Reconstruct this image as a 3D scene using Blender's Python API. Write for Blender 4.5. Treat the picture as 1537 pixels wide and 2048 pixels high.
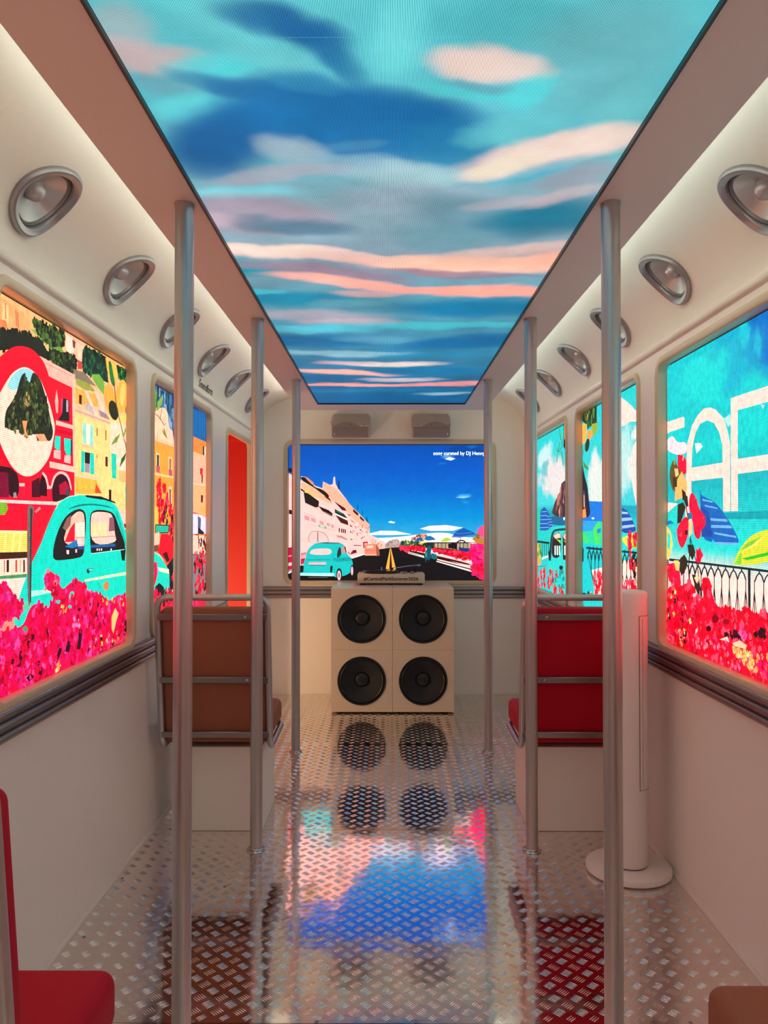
import bpy, bmesh, math, random
import numpy as np
from mathutils import Vector, Matrix

# ------------------------------------------------------------------ clear
for o in list(bpy.data.objects):
    bpy.data.objects.remove(o, do_unlink=True)
SC = bpy.context.scene
COL = SC.collection
R = math.radians
random.seed(7)

# ------------------------------------------------------------------ camera, world, exposure
F_PX, CAM_H = 1560.0, 1.4
PITCH = math.atan(24.0 / F_PX)
YAW = math.atan(7.5 / F_PX)
cam_d = bpy.data.cameras.new('camera')
cam_d.sensor_fit = 'HORIZONTAL'
cam_d.sensor_width = 36.0
cam_d.lens = F_PX * 36.0 / 1537.0
cam_d.clip_start = 0.02
cam = bpy.data.objects.new('camera', cam_d)
COL.objects.link(cam)
cam.location = (0, 0, CAM_H)
cam.rotation_euler = (math.pi / 2 + PITCH, 0, YAW)
SC.camera = cam

world = bpy.data.worlds.new('world')
SC.world = world
world.use_nodes = True
world.node_tree.nodes['Background'].inputs[0].default_value = (0.9, 0.85, 0.8, 1)
world.node_tree.nodes['Background'].inputs[1].default_value = 0.25

SC.view_settings.view_transform = 'Standard'
SC.view_settings.look = 'None'
SC.view_settings.gamma = 1.0
SC.view_settings.use_curve_mapping = False
SC.view_settings.exposure = 0.46

SCREEN_GAIN = 1.08        # emission of the side and end screens
CEIL_GAIN = 1.0
END_GAIN = 0.8
STRIP_GAIN = 15.5
STRIP_COL = (0.86, 1.0, 0.93)

# ------------------------------------------------------------------ room numbers (metres)
XL, XR = -1.08, 1.148            # side walls, inner faces
XC = (XL + XR) / 2
Y0, Y1 = -1.2, 6.447             # rear wall behind the camera, end wall
ZC = 2.29                        # soffit underside
COVE_Z0, COVE_Z1 = 2.17, 2.45
SOF = 0.723                      # soffit half width about XC
OPEN_Z = (0.903, 2.067)          # window openings
REC = 0.030                      # screens lie this far behind the wall face
WALL_T = 0.12

# ------------------------------------------------------------------ helpers
def lin(c):
    out = []
    for v in c[:3]:
        v = v / 255.0
        out.append(v / 12.92 if v <= 0.04045 else ((v + 0.055) / 1.055) ** 2.4)
    return tuple(out)

def tag(o, label=None, cat=None, group=None, kind=None):
    if label: o['label'] = label
    if cat: o['category'] = cat
    if group: o['group'] = group
    if kind: o['kind'] = kind
    return o

def empty(name, loc=(0, 0, 0), rz=0.0):
    o = bpy.data.objects.new(name, None)
    o.empty_display_size = 0.05
    COL.objects.link(o)
    o.location = loc
    o.rotation_euler = (0, 0, rz)
    return o

class MB:
    """collects verts / faces, then links them as one mesh object"""
    def __init__(s): s.v, s.f, s.sm = [], [], []
    def add(s, vs, fs, smooth=False):
        b = len(s.v)
        s.v += [tuple(p) for p in vs]
        s.f += [tuple(i + b for i in f) for f in fs]
        s.sm += [smooth] * len(fs)
        return s
    def box(s, x0, x1, y0, y1, z0, z1):
        return s.add([(x0,y0,z0),(x1,y0,z0),(x1,y1,z0),(x0,y1,z0),(x0,y0,z1),(x1,y0,z1),(x1,y1,z1),(x0,y1,z1)],
                     [(0,3,2,1),(4,5,6,7),(0,1,5,4),(1,2,6,5),(2,3,7,6),(3,0,4,7)])
    def rbox(s, x0, x1, y0, y1, z0, z1, r=0.01, seg=3, mat=None):
        bm = bmesh.new()
        bmesh.ops.create_cube(bm, size=1.0)
        for v in bm.verts:
            v.co = Vector(((x0+x1)/2 + v.co.x*(x1-x0), (y0+y1)/2 + v.co.y*(y1-y0), (z0+z1)/2 + v.co.z*(z1-z0)))
        bmesh.ops.bevel(bm, geom=list(bm.edges), offset=r, segments=seg, profile=0.5, affect='EDGES')
        if mat is not None: bmesh.ops.transform(bm, matrix=mat, verts=bm.verts)
        bm.verts.index_update()
        s.add([v.co[:] for v in bm.verts], [tuple(v.index for v in f.verts) for f in bm.faces], True)
        bm.free()
        return s
    def grid(s, P, closed_u=False, closed_v=False, smooth=True, flip=False):
        nu, nv = len(P), len(P[0])
        vs = [p for row in P for p in row]
        fs = []
        for i in range(nu if closed_u else nu - 1):
            for j in range(nv if closed_v else nv - 1):
                a, b = i*nv + j, ((i+1) % nu)*nv + j
                c, d = ((i+1) % nu)*nv + (j+1) % nv, i*nv + (j+1) % nv
                fs.append((a, d, c, b) if flip else (a, b, c, d))
        return s.add(vs, fs, smooth)
    def lathe(s, prof, seg=32, mat=None, cap0=False, cap1=False):
        """prof: (radius, height) pairs turned about z"""
        P = []
        for r, h in prof:
            row = []
            for k in range(seg):
                a = 2*math.pi*k/seg
                p = Vector((r*math.cos(a), r*math.sin(a), h))
                row.append(tuple(mat @ p) if mat is not None else tuple(p))
            P.append(row)
        b = len(s.v)
        s.grid(P, closed_v=True, flip=True)
        if cap0: s.f.append(tuple(b + k for k in reversed(range(seg)))); s.sm.append(False)
        if cap1: s.f.append(tuple(b + (len(prof)-1)*seg + k for k in range(seg))); s.sm.append(False)
        return s
    def tube(s, pts, r, seg=14, closed=False):
        pts = [Vector(p) for p in pts]
        n = len(pts)
        T = []
        for i in range(n):
            a = pts[(i-1) % n] if (closed or i > 0) else pts[i]
            b = pts[(i+1) % n] if (closed or i < n-1) else pts[i]
            T.append((b-a).normalized())
        ref = Vector((0,0,1)) if abs(T[0].z) < 0.9 else Vector((1,0,0))
        N = (ref - T[0]*ref.dot(T[0])).normalized()
        P = []
        for i in range(n):
            N = (N - T[i]*N.dot(T[i])).normalized()
            B = T[i].cross(N)
            P.append([tuple(pts[i] + r*(math.cos(2*math.pi*k/seg)*N + math.sin(2*math.pi*k/seg)*B)) for k in range(seg)])
        b = len(s.v)
        s.grid(P, closed_u=closed, closed_v=True, flip=True)
        if not closed:
            s.f.append(tuple(b + k for k in reversed(range(seg)))); s.sm.append(False)
            s.f.append(tuple(b + (n-1)*seg + k for k in range(seg))); s.sm.append(False)
        return s
    def extrude(s, prof, a0, a1, fn, closed=True, smooth=False):
        """prof 2d polygon swept from a0 to a1; fn(p, a) -> xyz"""
        P = [[fn(p, a0) for p in prof], [fn(p, a1) for p in prof]]
        b = len(s.v)
        s.grid(P, closed_v=closed, smooth=smooth)
        if closed:
            n = len(prof)
            s.f.append(tuple(b + k for k in range(n))); s.sm.append(False)
            s.f.append(tuple(b + n + k for k in reversed(range(n)))); s.sm.append(False)
        return s
    def mesh(s, name, angle=40):
        me = bpy.data.meshes.new(name)
        me.from_pydata(s.v, [], s.f)
        me.polygons.foreach_set('use_smooth', s.sm)
        bm = bmesh.new(); bm.from_mesh(me)
        bmesh.ops.recalc_face_normals(bm, faces=bm.faces)
        bm.to_mesh(me); bm.free()
        if any(s.sm): me.set_sharp_from_angle(angle=R(angle))
        me.update()
        return me
    def build(s, name, mat, parent=None, angle=40):
        me = s.mesh(name, angle)
        me.materials.append(mat)
        o = bpy.data.objects.new(name, me)
        COL.objects.link(o)
        if parent: o.parent = parent
        return o

def fillet(pts, r, seg=6, closed=False):
    pts = [Vector(p) for p in pts]
    n = len(pts); out = []
    for i in range(n):
        if not closed and i in (0, n-1): out.append(pts[i]); continue
        p, a, b = pts[i], pts[(i-1) % n], pts[(i+1) % n]
        d1, d2 = (a-p), (b-p)
        rr = min(r, d1.length*0.45, d2.length*0.45)
        s0, s1 = p + d1.normalized()*rr, p + d2.normalized()*rr
        for k in range(seg+1):
            t = k/seg
            out.append(s0*(1-t)**2 + p*2*t*(1-t) + s1*t*t)
    return out

def clone(root, name=None):
    """copy of a thing with its parts and sub-parts"""
    r = root.copy(); COL.objects.link(r)
    if name: r.name = name
    for ch in list(root.children):
        c = ch.copy(); COL.objects.link(c); c.parent = r
        for g in list(ch.children):
            d = g.copy(); COL.objects.link(d); d.parent = c
    return r

# ------------------------------------------------------------------ materials
def new_mat(name):
    m = bpy.data.materials.new(name); m.use_nodes = True
    nt = m.node_tree
    return m, nt, nt.nodes['Principled BSDF']

def mat_plain(name, rgb, rough=0.5, metal=0.0, bump=0.0, bscale=60.0, var=0.0, coat=0.0, spec=0.5):
    """srgb colour with a little procedural mottling and relief"""
    m, nt, p = new_mat(name)
    c = lin(rgb)
    p.inputs['Roughness'].default_value = rough
    p.inputs['Metallic'].default_value = metal
    p.inputs['Specular IOR Level'].default_value = spec
    if coat: p.inputs['Coat Weight'].default_value = coat
    tc = nt.nodes.new('ShaderNodeTexCoord')
    nz = nt.nodes.new('ShaderNodeTexNoise')
    nz.inputs['Scale'].default_value = bscale
    nz.inputs['Detail'].default_value = 4
    nt.links.new(tc.outputs['Object'], nz.inputs['Vector'])
    mx = nt.nodes.new('ShaderNodeMix'); mx.data_type = 'RGBA'
    mx.inputs['A'].default_value = (*[v*(1-var) for v in c], 1)
    mx.inputs['B'].default_value = (*[min(1, v*(1+var)) for v in c], 1)
    nt.links.new(nz.outputs['Fac'], mx.inputs['Factor'])
    nt.links.new(mx.outputs['Result'], p.inputs['Base Color'])
    if bump:
        b = nt.nodes.new('ShaderNodeBump')
        b.inputs['Strength'].default_value = bump
        b.inputs['Distance'].default_value = 0.002
        nt.links.new(nz.outputs['Fac'], b.inputs['Height'])
        nt.links.new(b.outputs['Normal'], p.inputs['Normal'])
    return m

def mat_emit(name, rgb, strength):
    m, nt, p = new_mat(name)
    p.inputs['Base Color'].default_value = (0.8, 0.8, 0.8, 1)
    p.inputs['Emission Color'].default_value = (*rgb, 1)
    p.inputs['Emission Strength'].default_value = strength
    return m

def mat_led(name, axis_a, axis_b, pitch_a, pitch_b, amp_a, amp_b, gain, grain=40.0, gamp=0.22):
    """picture from the colour attribute, broken up by the rows and columns of the diodes"""
    m, nt, p = new_mat(name)
    p.inputs['Base Color'].default_value = (0.012, 0.012, 0.013, 1)
    p.inputs['Roughness'].default_value = 0.6
    p.inputs['Specular IOR Level'].default_value = 0.12
    at = nt.nodes.new('ShaderNodeAttribute'); at.attribute_name = 'Col'
    g = nt.nodes.new('ShaderNodeNewGeometry')
    sx = nt.nodes.new('ShaderNodeSeparateXYZ')
    nt.links.new(g.outputs['Position'], sx.inputs[0])
    def wave(ax, pitch, amp):
        k = nt.nodes.new('ShaderNodeMath'); k.operation = 'MULTIPLY'; k.inputs[1].default_value = 2*math.pi/pitch
        nt.links.new(sx.outputs[ax], k.inputs[0])
        s = nt.nodes.new('ShaderNodeMath'); s.operation = 'SINE'; nt.links.new(k.outputs[0], s.inputs[0])
        a = nt.nodes.new('ShaderNodeMath'); a.operation = 'MULTIPLY_ADD'
        a.inputs[1].default_value = amp; a.inputs[2].default_value = 1.0
        nt.links.new(s.outputs[0], a.inputs[0])
        return a
    wa, wb = wave(axis_a, pitch_a, amp_a), wave(axis_b, pitch_b, amp_b)
    mu = nt.nodes.new('ShaderNodeMath'); mu.operation = 'MULTIPLY'
    nt.links.new(wa.outputs[0], mu.inputs[0]); nt.links.new(wb.outputs[0], mu.inputs[1])
    nz = nt.nodes.new('ShaderNodeTexNoise'); nz.inputs['Scale'].default_value = grain; nz.inputs['Detail'].default_value = 5; nz.inputs['Roughness'].default_value = 0.65
    nt.links.new(g.outputs['Position'], nz.inputs['Vector'])
    mr = nt.nodes.new('ShaderNodeMapRange'); mr.inputs['From Min'].default_value = 0.3; mr.inputs['From Max'].default_value = 0.7
    mr.inputs['To Min'].default_value = 1 - gamp; mr.inputs['To Max'].default_value = 1 + gamp*0.8
    nt.links.new(nz.outputs['Fac'], mr.inputs['Value'])
    m2 = nt.nodes.new('ShaderNodeMath'); m2.operation = 'MULTIPLY'
    nt.links.new(mu.outputs[0], m2.inputs[0]); nt.links.new(mr.outputs['Result'], m2.inputs[1]); mu = m2
    gn = nt.nodes.new('ShaderNodeMath'); gn.operation = 'MULTIPLY'; gn.inputs[1].default_value = gain
    nt.links.new(mu.outputs[0], gn.inputs[0])
    nt.links.new(at.outputs['Color'], p.inputs['Emission Color'])
    nt.links.new(gn.outputs[0], p.inputs['Emission Strength'])
    return m

M = {}
M['wall'] = mat_plain('cream_wall_paint', (242, 235, 226), 0.42, bump=0.12, bscale=180, var=0.02)
M['cove'] = mat_plain('cream_cove_paint', (240, 235, 222), 0.5, bump=0.05, bscale=60, var=0.02)
M['soffit'] = mat_plain('pale_soffit_paint', (205, 192, 186), 0.5, bump=0.05, bscale=90, var=0.02)
M['frame'] = mat_plain('beige_window_frame', (208, 188, 156), 0.34, var=0.03)
M['bezel'] = mat_plain('black_bezel', (16, 18, 22), 0.4)
M['rail'] = mat_plain('brushed_rail_metal', (150, 142, 140), 0.3, metal=0.9, bump=0.05, bscale=300, var=0.05)
M['pole'] = mat_plain('silver_pole_paint', (186, 184, 182), 0.34, metal=0.85, var=0.03)
M['chrome'] = mat_plain('screw_metal', (190, 188, 185), 0.18, metal=1.0)
M['silver'] = mat_plain('silver_speaker_paint', (190, 190, 188), 0.34, metal=0.55, bump=0.06, bscale=700, var=0.06)
M['silver_r'] = mat_plain('grey_speaker_rim_paint', (158, 156, 158), 0.3, metal=0.6, bump=0.04, bscale=700, var=0.05)
M['tan'] = mat_plain('tan_leather', (150, 90, 64), 0.6, bump=0.25, bscale=420, var=0.07, spec=0.25)
M['red'] = mat_plain('crimson_leather', (178, 0, 34), 0.6, bump=0.25, bscale=420, var=0.07, spec=0.2)
M['box'] = mat_plain('painted_board', (236, 226, 214), 0.5, bump=0.06, bscale=160, var=0.02)
M['fan'] = mat_plain('white_fan_plastic', (232, 220, 214), 0.4, var=0.02)
M['fan_d'] = mat_plain('grey_fan_slot', (120, 112, 110), 0.5)
M['cab'] = mat_plain('cream_cabinet_paint', (224, 200, 170), 0.32, bump=0.04, bscale=300, var=0.02)
M['black'] = mat_plain('black_rubber', (20, 20, 20), 0.42, var=0.1)
M['cone'] = mat_plain('black_paper_cone', (26, 26, 27), 0.7, bump=0.2, bscale=300, var=0.1)
M['vinyl'] = mat_plain('vinyl_record', (14, 14, 15), 0.22)
M['ink'] = mat_plain('dark_lettering', (30, 24, 22), 0.6)
M['white'] = mat_plain('white_enamel', (235, 235, 232), 0.4)
M['bead'] = mat_plain('white_sealant', (226, 216, 206), 0.45, bump=0.2, bscale=120)
M['boxw'] = mat_plain('pale_plastic_housing', (186, 170, 162), 0.4, var=0.02)
M['boxd'] = mat_plain('grey_plastic_panel', (150, 136, 132), 0.45, var=0.02)
M['doorred'] = mat_plain('red_partition_paint', (226, 42, 24), 0.55, bump=0.05, bscale=120, var=0.03)
M['strip'] = mat_emit('led_strip_light', STRIP_COL, STRIP_GAIN)
M['led_side'] = mat_led('led_side_picture', 'Z', 'Y', 0.0058, 0.0058, 0.26, 0.16, SCREEN_GAIN)
M['led_end'] = mat_led('led_end_picture', 'Z', 'X', 0.0078, 0.0078, 0.06, 0.06, END_GAIN, 22.0, 0.08)
M['led_ceil'] = mat_led('led_ceiling_picture', 'X', 'Y', 0.00292, 0.00292, 0.72, 0.18, CEIL_GAIN, 5.0, 0.10)

def mat_tread(name):
    """bright aluminium sheet: slightly wavy, scuffed"""
    m, nt, p = new_mat(name)
    p.inputs['Metallic'].default_value = 1.0
    tc = nt.nodes.new('ShaderNodeTexCoord')
    n1 = nt.nodes.new('ShaderNodeTexNoise'); n1.inputs['Scale'].default_value = 9; n1.inputs['Detail'].default_value = 2
    n2 = nt.nodes.new('ShaderNodeTexNoise'); n2.inputs['Scale'].default_value = 70; n2.inputs['Detail'].default_value = 6
    for n in (n1, n2): nt.links.new(tc.outputs['Object'], n.inputs['Vector'])
    rr = nt.nodes.new('ShaderNodeMapRange')
    rr.inputs['To Min'].default_value = 0.045; rr.inputs['To Max'].default_value = 0.12
    nt.links.new(n2.outputs['Fac'], rr.inputs['Value'])
    nt.links.new(rr.outputs['Result'], p.inputs['Roughness'])
    mx = nt.nodes.new('ShaderNodeMix'); mx.data_type = 'RGBA'
    mx.inputs['A'].default_value = (*lin((236, 230, 224)), 1)
    mx.inputs['B'].default_value = (*lin((244, 239, 234)), 1)
    nt.links.new(n2.outputs['Fac'], mx.inputs['Factor'])
    nt.links.new(mx.outputs['Result'], p.inputs['Base Color'])
    b = nt.nodes.new('ShaderNodeBump'); b.inputs['Strength'].default_value = 0.25; b.inputs['Distance'].default_value = 0.004
    nt.links.new(n1.outputs['Fac'], b.inputs['Height'])
    nt.links.new(b.outputs['Normal'], p.inputs['Normal'])
    return m
M['tread'] = mat_tread('aluminium_tread_plate')

# =================================================================== STRUCTURE
# ------------------------------------------------------------------ floor: tread plates
def tread_mesh(name, x0, x1, y0, y1):
    """five-bar tread: lens-shaped raised bars in clusters that alternate in direction"""
    pit, L, w, h, gap = 0.0655, 0.0150, 0.0019, 0.0016, 0.0080
    tpl = [(-L, 0, 0)]
    for t in (-0.55, 0.0, 0.55):
        ww = w*(1 - t*t*0.55); hh = h*(1 - t*t*0.6)
        tpl += [(t*L, -ww, 0), (t*L, 0, hh), (t*L, ww, 0)]
    tpl.append((L, 0, 0))
    tpl = np.array(tpl)
    tri = [(0,1,2),(0,2,3)]
    for a in (1, 4):
        for k in (0, 1):
            tri += [(a+k, a+3+k, a+4+k), (a+k, a+4+k, a+1+k)]
    tri += [(7,10,8),(8,10,9)]
    tri = np.array(tri)
    ctr, ang = [], []
    i0, i1 = int(math.floor(x0/pit)) - 1, int(math.ceil(x1/pit)) + 1
    j0, j1 = int(math.floor(y0/pit)) - 1, int(math.ceil(y1/pit)) + 1
    for i in range(i0, i1+1):
        for j in range(j0, j1+1):
            for ty in (0, 1):
                cx, cy = (i + 0.5*ty)*pit, (j + 0.5*ty)*pit
                a = R(45) if ty == 0 else R(-45)
                for k in range(-2, 3):
                    px, py = cx - math.sin(a)*gap*k*0.86, cy + math.cos(a)*gap*k*0.86
                    # bars run along direction a
                    if x0 + 0.016 < px < x1 - 0.016 and y0 + 0.016 < py < y1 - 0.016:
                        ctr.append((px, py)); ang.append(a)
    ctr = np.array(ctr); ang = np.array(ang)
    n = len(ctr)
    c, s = np.cos(ang)[:, None], np.sin(ang)[:, None]
    X = tpl[None, :, 0]*c - tpl[None, :, 1]*s + ctr[:, 0:1]
    Y = tpl[None, :, 0]*s + tpl[None, :, 1]*c + ctr[:, 1:2]
    Z = np.repeat(tpl[None, :, 2], n, 0) + 0.0001
    V = np.stack([X, Y, Z], -1).reshape(-1, 3).astype(np.float32)
    T = (tri[None] + (np.arange(n)*len(tpl))[:, None, None]).reshape(-1, 3)
    me = bpy.data.meshes.new(name)
    me.vertices.add(len(V)); me.vertices.foreach_set('co', V.ravel())
    me.loops.add(T.size); me.loops.foreach_set('vertex_index', T.ravel().astype(np.int32))
    me.polygons.add(len(T))
    me.polygons.foreach_set('loop_start', (np.arange(len(T))*3).astype(np.int32))
    me.polygons.foreach_set('use_smooth', np.ones(len(T), dtype=bool))
    me.update(calc_edges=True)
    me.validate()
    return me

fl = MB().box(XL - 0.1, XR + 0.1, Y0 - 0.1, Y1 + 0.1, -0.08, -0.006).build('floor', M['rail'])
tag(fl, 'silver tread plate floor running the length of the cabin', 'floor', kind='structure')
seams = [Y0, -0.563, 0.822, 2.207, 3.592, 4.977, 6.362, Y1]
for a, b in zip(seams[:-1], seams[1:]):
    p = MB().box(XL + 0.001, XR - 0.001, a + 0.0012, b - 0.0012, -0.0055, 0.0).build('floor_plate', M['tread'], fl)
    if b > 0.9:
        me = tread_mesh('tread_bars', XL + 0.004, XR - 0.004, max(a, 0.9) + 0.004, b - 0.004)
        me.materials.append(M['tread'])
        t = bpy.data.objects.new('tread_bars', me); COL.objects.link(t); t.parent = p
        tag(t, kind='stuff')
sc_mesh = MB().lathe([(0.006, 0.0), (0.006, 0.0012), (0.0035, 0.0022), (0.0005, 0.0022)], 12).mesh('floor_screw')
sc_mesh.materials.append(M['rail'])
pts = [(-1.0, 2.215), (-0.55, 2.215), (-0.2, 2.215), (0.08, 2.215), (0.42, 2.215), (0.85, 2.215),
       (-1.0, 3.6), (-0.45, 3.6), (0.1, 3.6), (0.5, 3.6), (1.05, 3.6), (-1.05, 3.1), (-0.63, 3.03), (-1.03, 2.66)]
for x, y in pts:
    o = bpy.data.objects.new('floor_screw', sc_mesh); COL.objects.link(o); o.parent = fl; o.location = (x, y, 0.0)

# ------------------------------------------------------------------ walls with openings
W_PITCH = 1.43
WIN_Y = [(0.71, 1.86), (2.14, 3.288), (3.57, 4.718), (5.0, 6.148), (-0.72, 0.43)]  # first and last spans: unseen screens, added to light the cabin
DOOR_Y = (5.216, 6.085)
DOOR_T = 0.016                                 # thin panel around the doorway
END_OPEN = (-0.828, 0.862, 0.932, 2.062)      # x0, x1, z0, z1 of the end screen
FR = 0.034                                     # frame width

def wall_boxes(mb, x0, x1, y0, y1, z0, z1, holes, axis):
    """tile a slab around rectangular holes given as (a0, a1, z0, z1) along the given axis"""
    lo, hi = (y0, y1) if axis == 'y' else (x0, x1)
    cuts = sorted({lo, hi, *[h[0] for h in holes], *[h[1] for h in holes]})
    for a, b in zip(cuts[:-1], cuts[1:]):
        mid = (a + b)/2
        segs = [(z0, z1)]
        for h in holes:
            if h[0] < mid < h[1]:
                ns = []
                for s, e in segs:
                    if h[2] > s: ns.append((s, min(e, h[2])))
                    if h[3] < e: ns.append((max(s, h[3]), e))
                segs = ns
        for s, e in segs:
            if e - s < 1e-4: continue
            if axis == 'y': mb.box(x0, x1, a, b, s, e)
            else: mb.box(a, b, y0, y1, s, e)

g = 0.009
holes_l = [(a - g, b + g, OPEN_Z[0] - g, OPEN_Z[1] + g) for a, b in WIN_Y[:3] + WIN_Y[4:]] + [(DOOR_Y[0] - g, DOOR_Y[1] + g, -0.1, 2.022 + g)]
holes_r = [(a - g, b + g, OPEN_Z[0] - g, OPEN_Z[1] + g) for a, b in WIN_Y]
mb = MB(); wall_boxes(mb, XL - WALL_T, XL, Y0, 5.02, 0, COVE_Z0, holes_l[:4], 'y'); wall_boxes(mb, XL - DOOR_T, XL, 5.02, Y1, 0, COVE_Z0, holes_l[4:], 'y')
wl = tag(mb.build('wall_left', M['wall']), 'cream painted left side wall with screen openings and a doorway', 'wall', kind='structure')
mb = MB(); wall_boxes(mb, XR, XR + WALL_T, Y0, Y1, 0, COVE_Z0, holes_r, 'y')
wr = tag(mb.build('wall_right', M['wall']), 'cream painted right side wall with screen openings', 'wall', kind='structure')
mb = MB(); wall_boxes(mb, XL - DOOR_T, XR + WALL_T, Y1, Y1 + WALL_T, 0, 2.6,
                      [(END_OPEN[0] - g, END_OPEN[1] + g, END_OPEN[2] - g, END_OPEN[3] + g)], 'x')
wb = tag(mb.build('wall_back', M['wall']), 'cream end wall around the road screen', 'wall', kind='structure')
tag(MB().box(XL - WALL_T, XR + WALL_T, Y0 - WALL_T, Y0, 0, 2.6).build('wall_front', M['wall']),
    'cream wall closing the cabin at the near end', 'wall', kind='structure')

# ------------------------------------------------------------------ coves with speaker holes
SPK_Y = [2.235, 2.957, 3.679, 4.401, 5.123, 5.845]
SPK_Y_ALL = [1.513] + SPK_Y
CA, CB = 0.372, COVE_Z1 - COVE_Z0
CW = (XR - XL)/2
_phi = np.linspace(0, math.pi/2, 400)
_px, _pz = CW - CA + CA*np.cos(_phi), COVE_Z0 + CB*np.sin(_phi)      # distance from XC, height
_len = np.concatenate([[0], np.cumsum(np.hypot(np.diff(_px), np.diff(_pz)))])
COVE_LEN = float(_len[-1])
def cove_pt(s, n=0.0):
    """profile point at arc length s, n metres off the surface into the cabin: (distance from centre, z)"""
    if s < 0: return CW - n, COVE_Z0 + s
    ph = float(np.interp(s, _len, _phi))
    x, z = CW - CA + CA*math.cos(ph), COVE_Z0 + CB*math.sin(ph)
    nx, nz = -math.cos(ph)/CA, -math.sin(ph)/CB
    l = math.hypot(nx, nz)
    if s > COVE_LEN: x -= (s - COVE_LEN)
    return x + n*nx/l, z + n*nz/l
SPK_S = float(np.interp(CW - 1.034, -(_px - CW), _len))
def cove_xyz(side, y, s, n=0.0):
    d, z = cove_pt(s, n)
    return (XC + side*d, y, z)

ceil_top = MB().box(XL - WALL_T, XR + WALL_T, Y0 - WALL_T, Y1 + WALL_T, 2.6, 2.66).build('ceiling', M['cove'])
tag(ceil_top, 'cream ceiling with lowered soffit and curved lit coves', 'ceiling', kind='structure')
for side in (-1, 1):
    ns = 46; ny = int((Y1 - Y0)/0.0125)
    S = np.linspace(0, COVE_LEN + 0.15, ns); YY = np.linspace(Y0, Y1, ny)
    base = [cove_pt(s) for s in S]
    vs = [(XC + side*d, y, z) for y in YY for d, z in base]
    fs = []
    for i in range(ny - 1):
        ym = (YY[i] + YY[i+1])/2
        ky = min(SPK_Y_ALL, key=lambda q: abs(q - ym))
        for j in range(ns - 1):
            sm = (S[j] + S[j+1])/2
            if math.hypot(ym - ky, sm - SPK_S) < 0.106: continue
            a = i*ns + j
            fs.append((a, a+1, a+ns+1, a+ns))
    mb = MB(); mb.add(vs, fs, True)
    mb.build('cove', M['cove'], ceil_top)

# soffit tray with the hole for the ceiling screen
SCR = (-0.520, 0.574, -0.90, 5.772)             # ceiling screen x0, x1, y0, y1
SOF_Y1 = 6.077
mb = MB()
sx0, sx1 = XC - SOF, XC + SOF
h0, h1, v0, v1 = SCR[0] - 0.004, SCR[1] + 0.004, SCR[2] - 0.004, SCR[3] + 0.004
mb.box(sx0, h0, Y0, SOF_Y1, ZC, ZC + 0.05)
mb.box(h1, sx1, Y0, SOF_Y1, ZC, ZC + 0.05)
mb.box(h0, h1, v1, SOF_Y1, ZC, ZC + 0.05)
mb.box(h0, h1, Y0, v0, ZC, ZC + 0.05)
mb.build('soffit', M['soffit'], ceil_top)
MB().box(h0 + 0.002, h1 - 0.002, v0 + 0.002, v1 - 0.002, ZC + 0.045, ZC + 0.06).build('soffit_cover', M['bezel'], ceil_top)

# led strips resting on the soffit edges
def strip(name, x0, x1, y0, y1, label):
    t = empty(name, ((x0+x1)/2, (y0+y1)/2, ZC + 0.05))
    cx, cy = (x0+x1)/2, (y0+y1)/2
    hx, hy = (x1-x0)/2, (y1-y0)/2
    MB().box(-hx, hx, -hy, hy, 0.0, 0.010).build('channel', M['white'], t)
    MB().box(-hx + 0.002, hx - 0.002, -hy + 0.002, hy - 0.002, 0.0104, 0.013).build('diffuser', M['strip'], t)
    tag(t, label, 'light strip', 'cove light strips')
strip('led_strip', sx0 + 0.012, sx0 + 0.042, Y0 + 0.02, SOF_Y1 - 0.06, 'hidden light strip glowing along the left edge of the soffit')
strip('led_strip', sx1 - 0.042, sx1 - 0.012, Y0 + 0.02, SOF_Y1 - 0.06, 'hidden light strip glowing along the right edge of the soffit')

# ------------------------------------------------------------------ trims
def bead_prof(r=0.017, n=9):
    pr = [(0.0, -r*1.25)]
    for k in range(n):
        a = -math.pi/2 + math.pi*k/(n-1)
        pr.append((0.004 + r*0.62*math.cos(a), r*math.sin(a)))
    pr.append((0.0, r*1.25))
    return pr
def rail_prof():
    pr = [(0.0, 0.0), (0.008, 0.0)]
    zs = [(0.004, 0.030), (0.034, 0.062), (0.066, 0.094)]
    for z0, z1 in zs:
        m, hh = (z0+z1)/2, (z1-z0)/2
        for k in range(9):
            a = -math.pi/2 + math.pi*k/8
            pr.append((0.009 + 0.014*math.cos(a), m + hh*math.sin(a)))
    pr += [(0.008, 0.098), (0.0, 0.098)]
    return pr
RAIL_Z = 0.788
def trim(name, prof, mat, fn, a0, a1, label):
    return tag(MB().extrude(prof, a0, a1, fn, smooth=True).build(name, mat, None, 50), label, 'trim', kind='structure')
trim('trim_1', bead_prof(), M['cove'], lambda p, a: (XL + p[0], a, 2.152 + p[1]), Y0, Y1, 'rounded cream moulding below the left cove')
trim('trim_2', bead_prof(), M['cove'], lambda p, a: (XR - p[0], a, 2.152 + p[1]), Y0, Y1, 'rounded cream moulding below the right cove')
trim('trim_3', rail_prof(), M['rail'], lambda p, a: (XL + p[0], a, RAIL_Z + p[1]), Y0, DOOR_Y[0] - FR - 0.012, 'ribbed metal rail along the left wall under the screens')
trim('trim_4', rail_prof(), M['rail'], lambda p, a: (XL + p[0], a, RAIL_Z + p[1]), DOOR_Y[1] + FR + 0.012, Y1 - 0.0005, 'short ribbed metal rail between the doorway and the end wall')
trim('trim_5', rail_prof(), M['rail'], lambda p, a: (XR - p[0], a, RAIL_Z + p[1]), Y0, Y1 - 0.0005, 'ribbed metal rail along the right wall under the screens')
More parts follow.
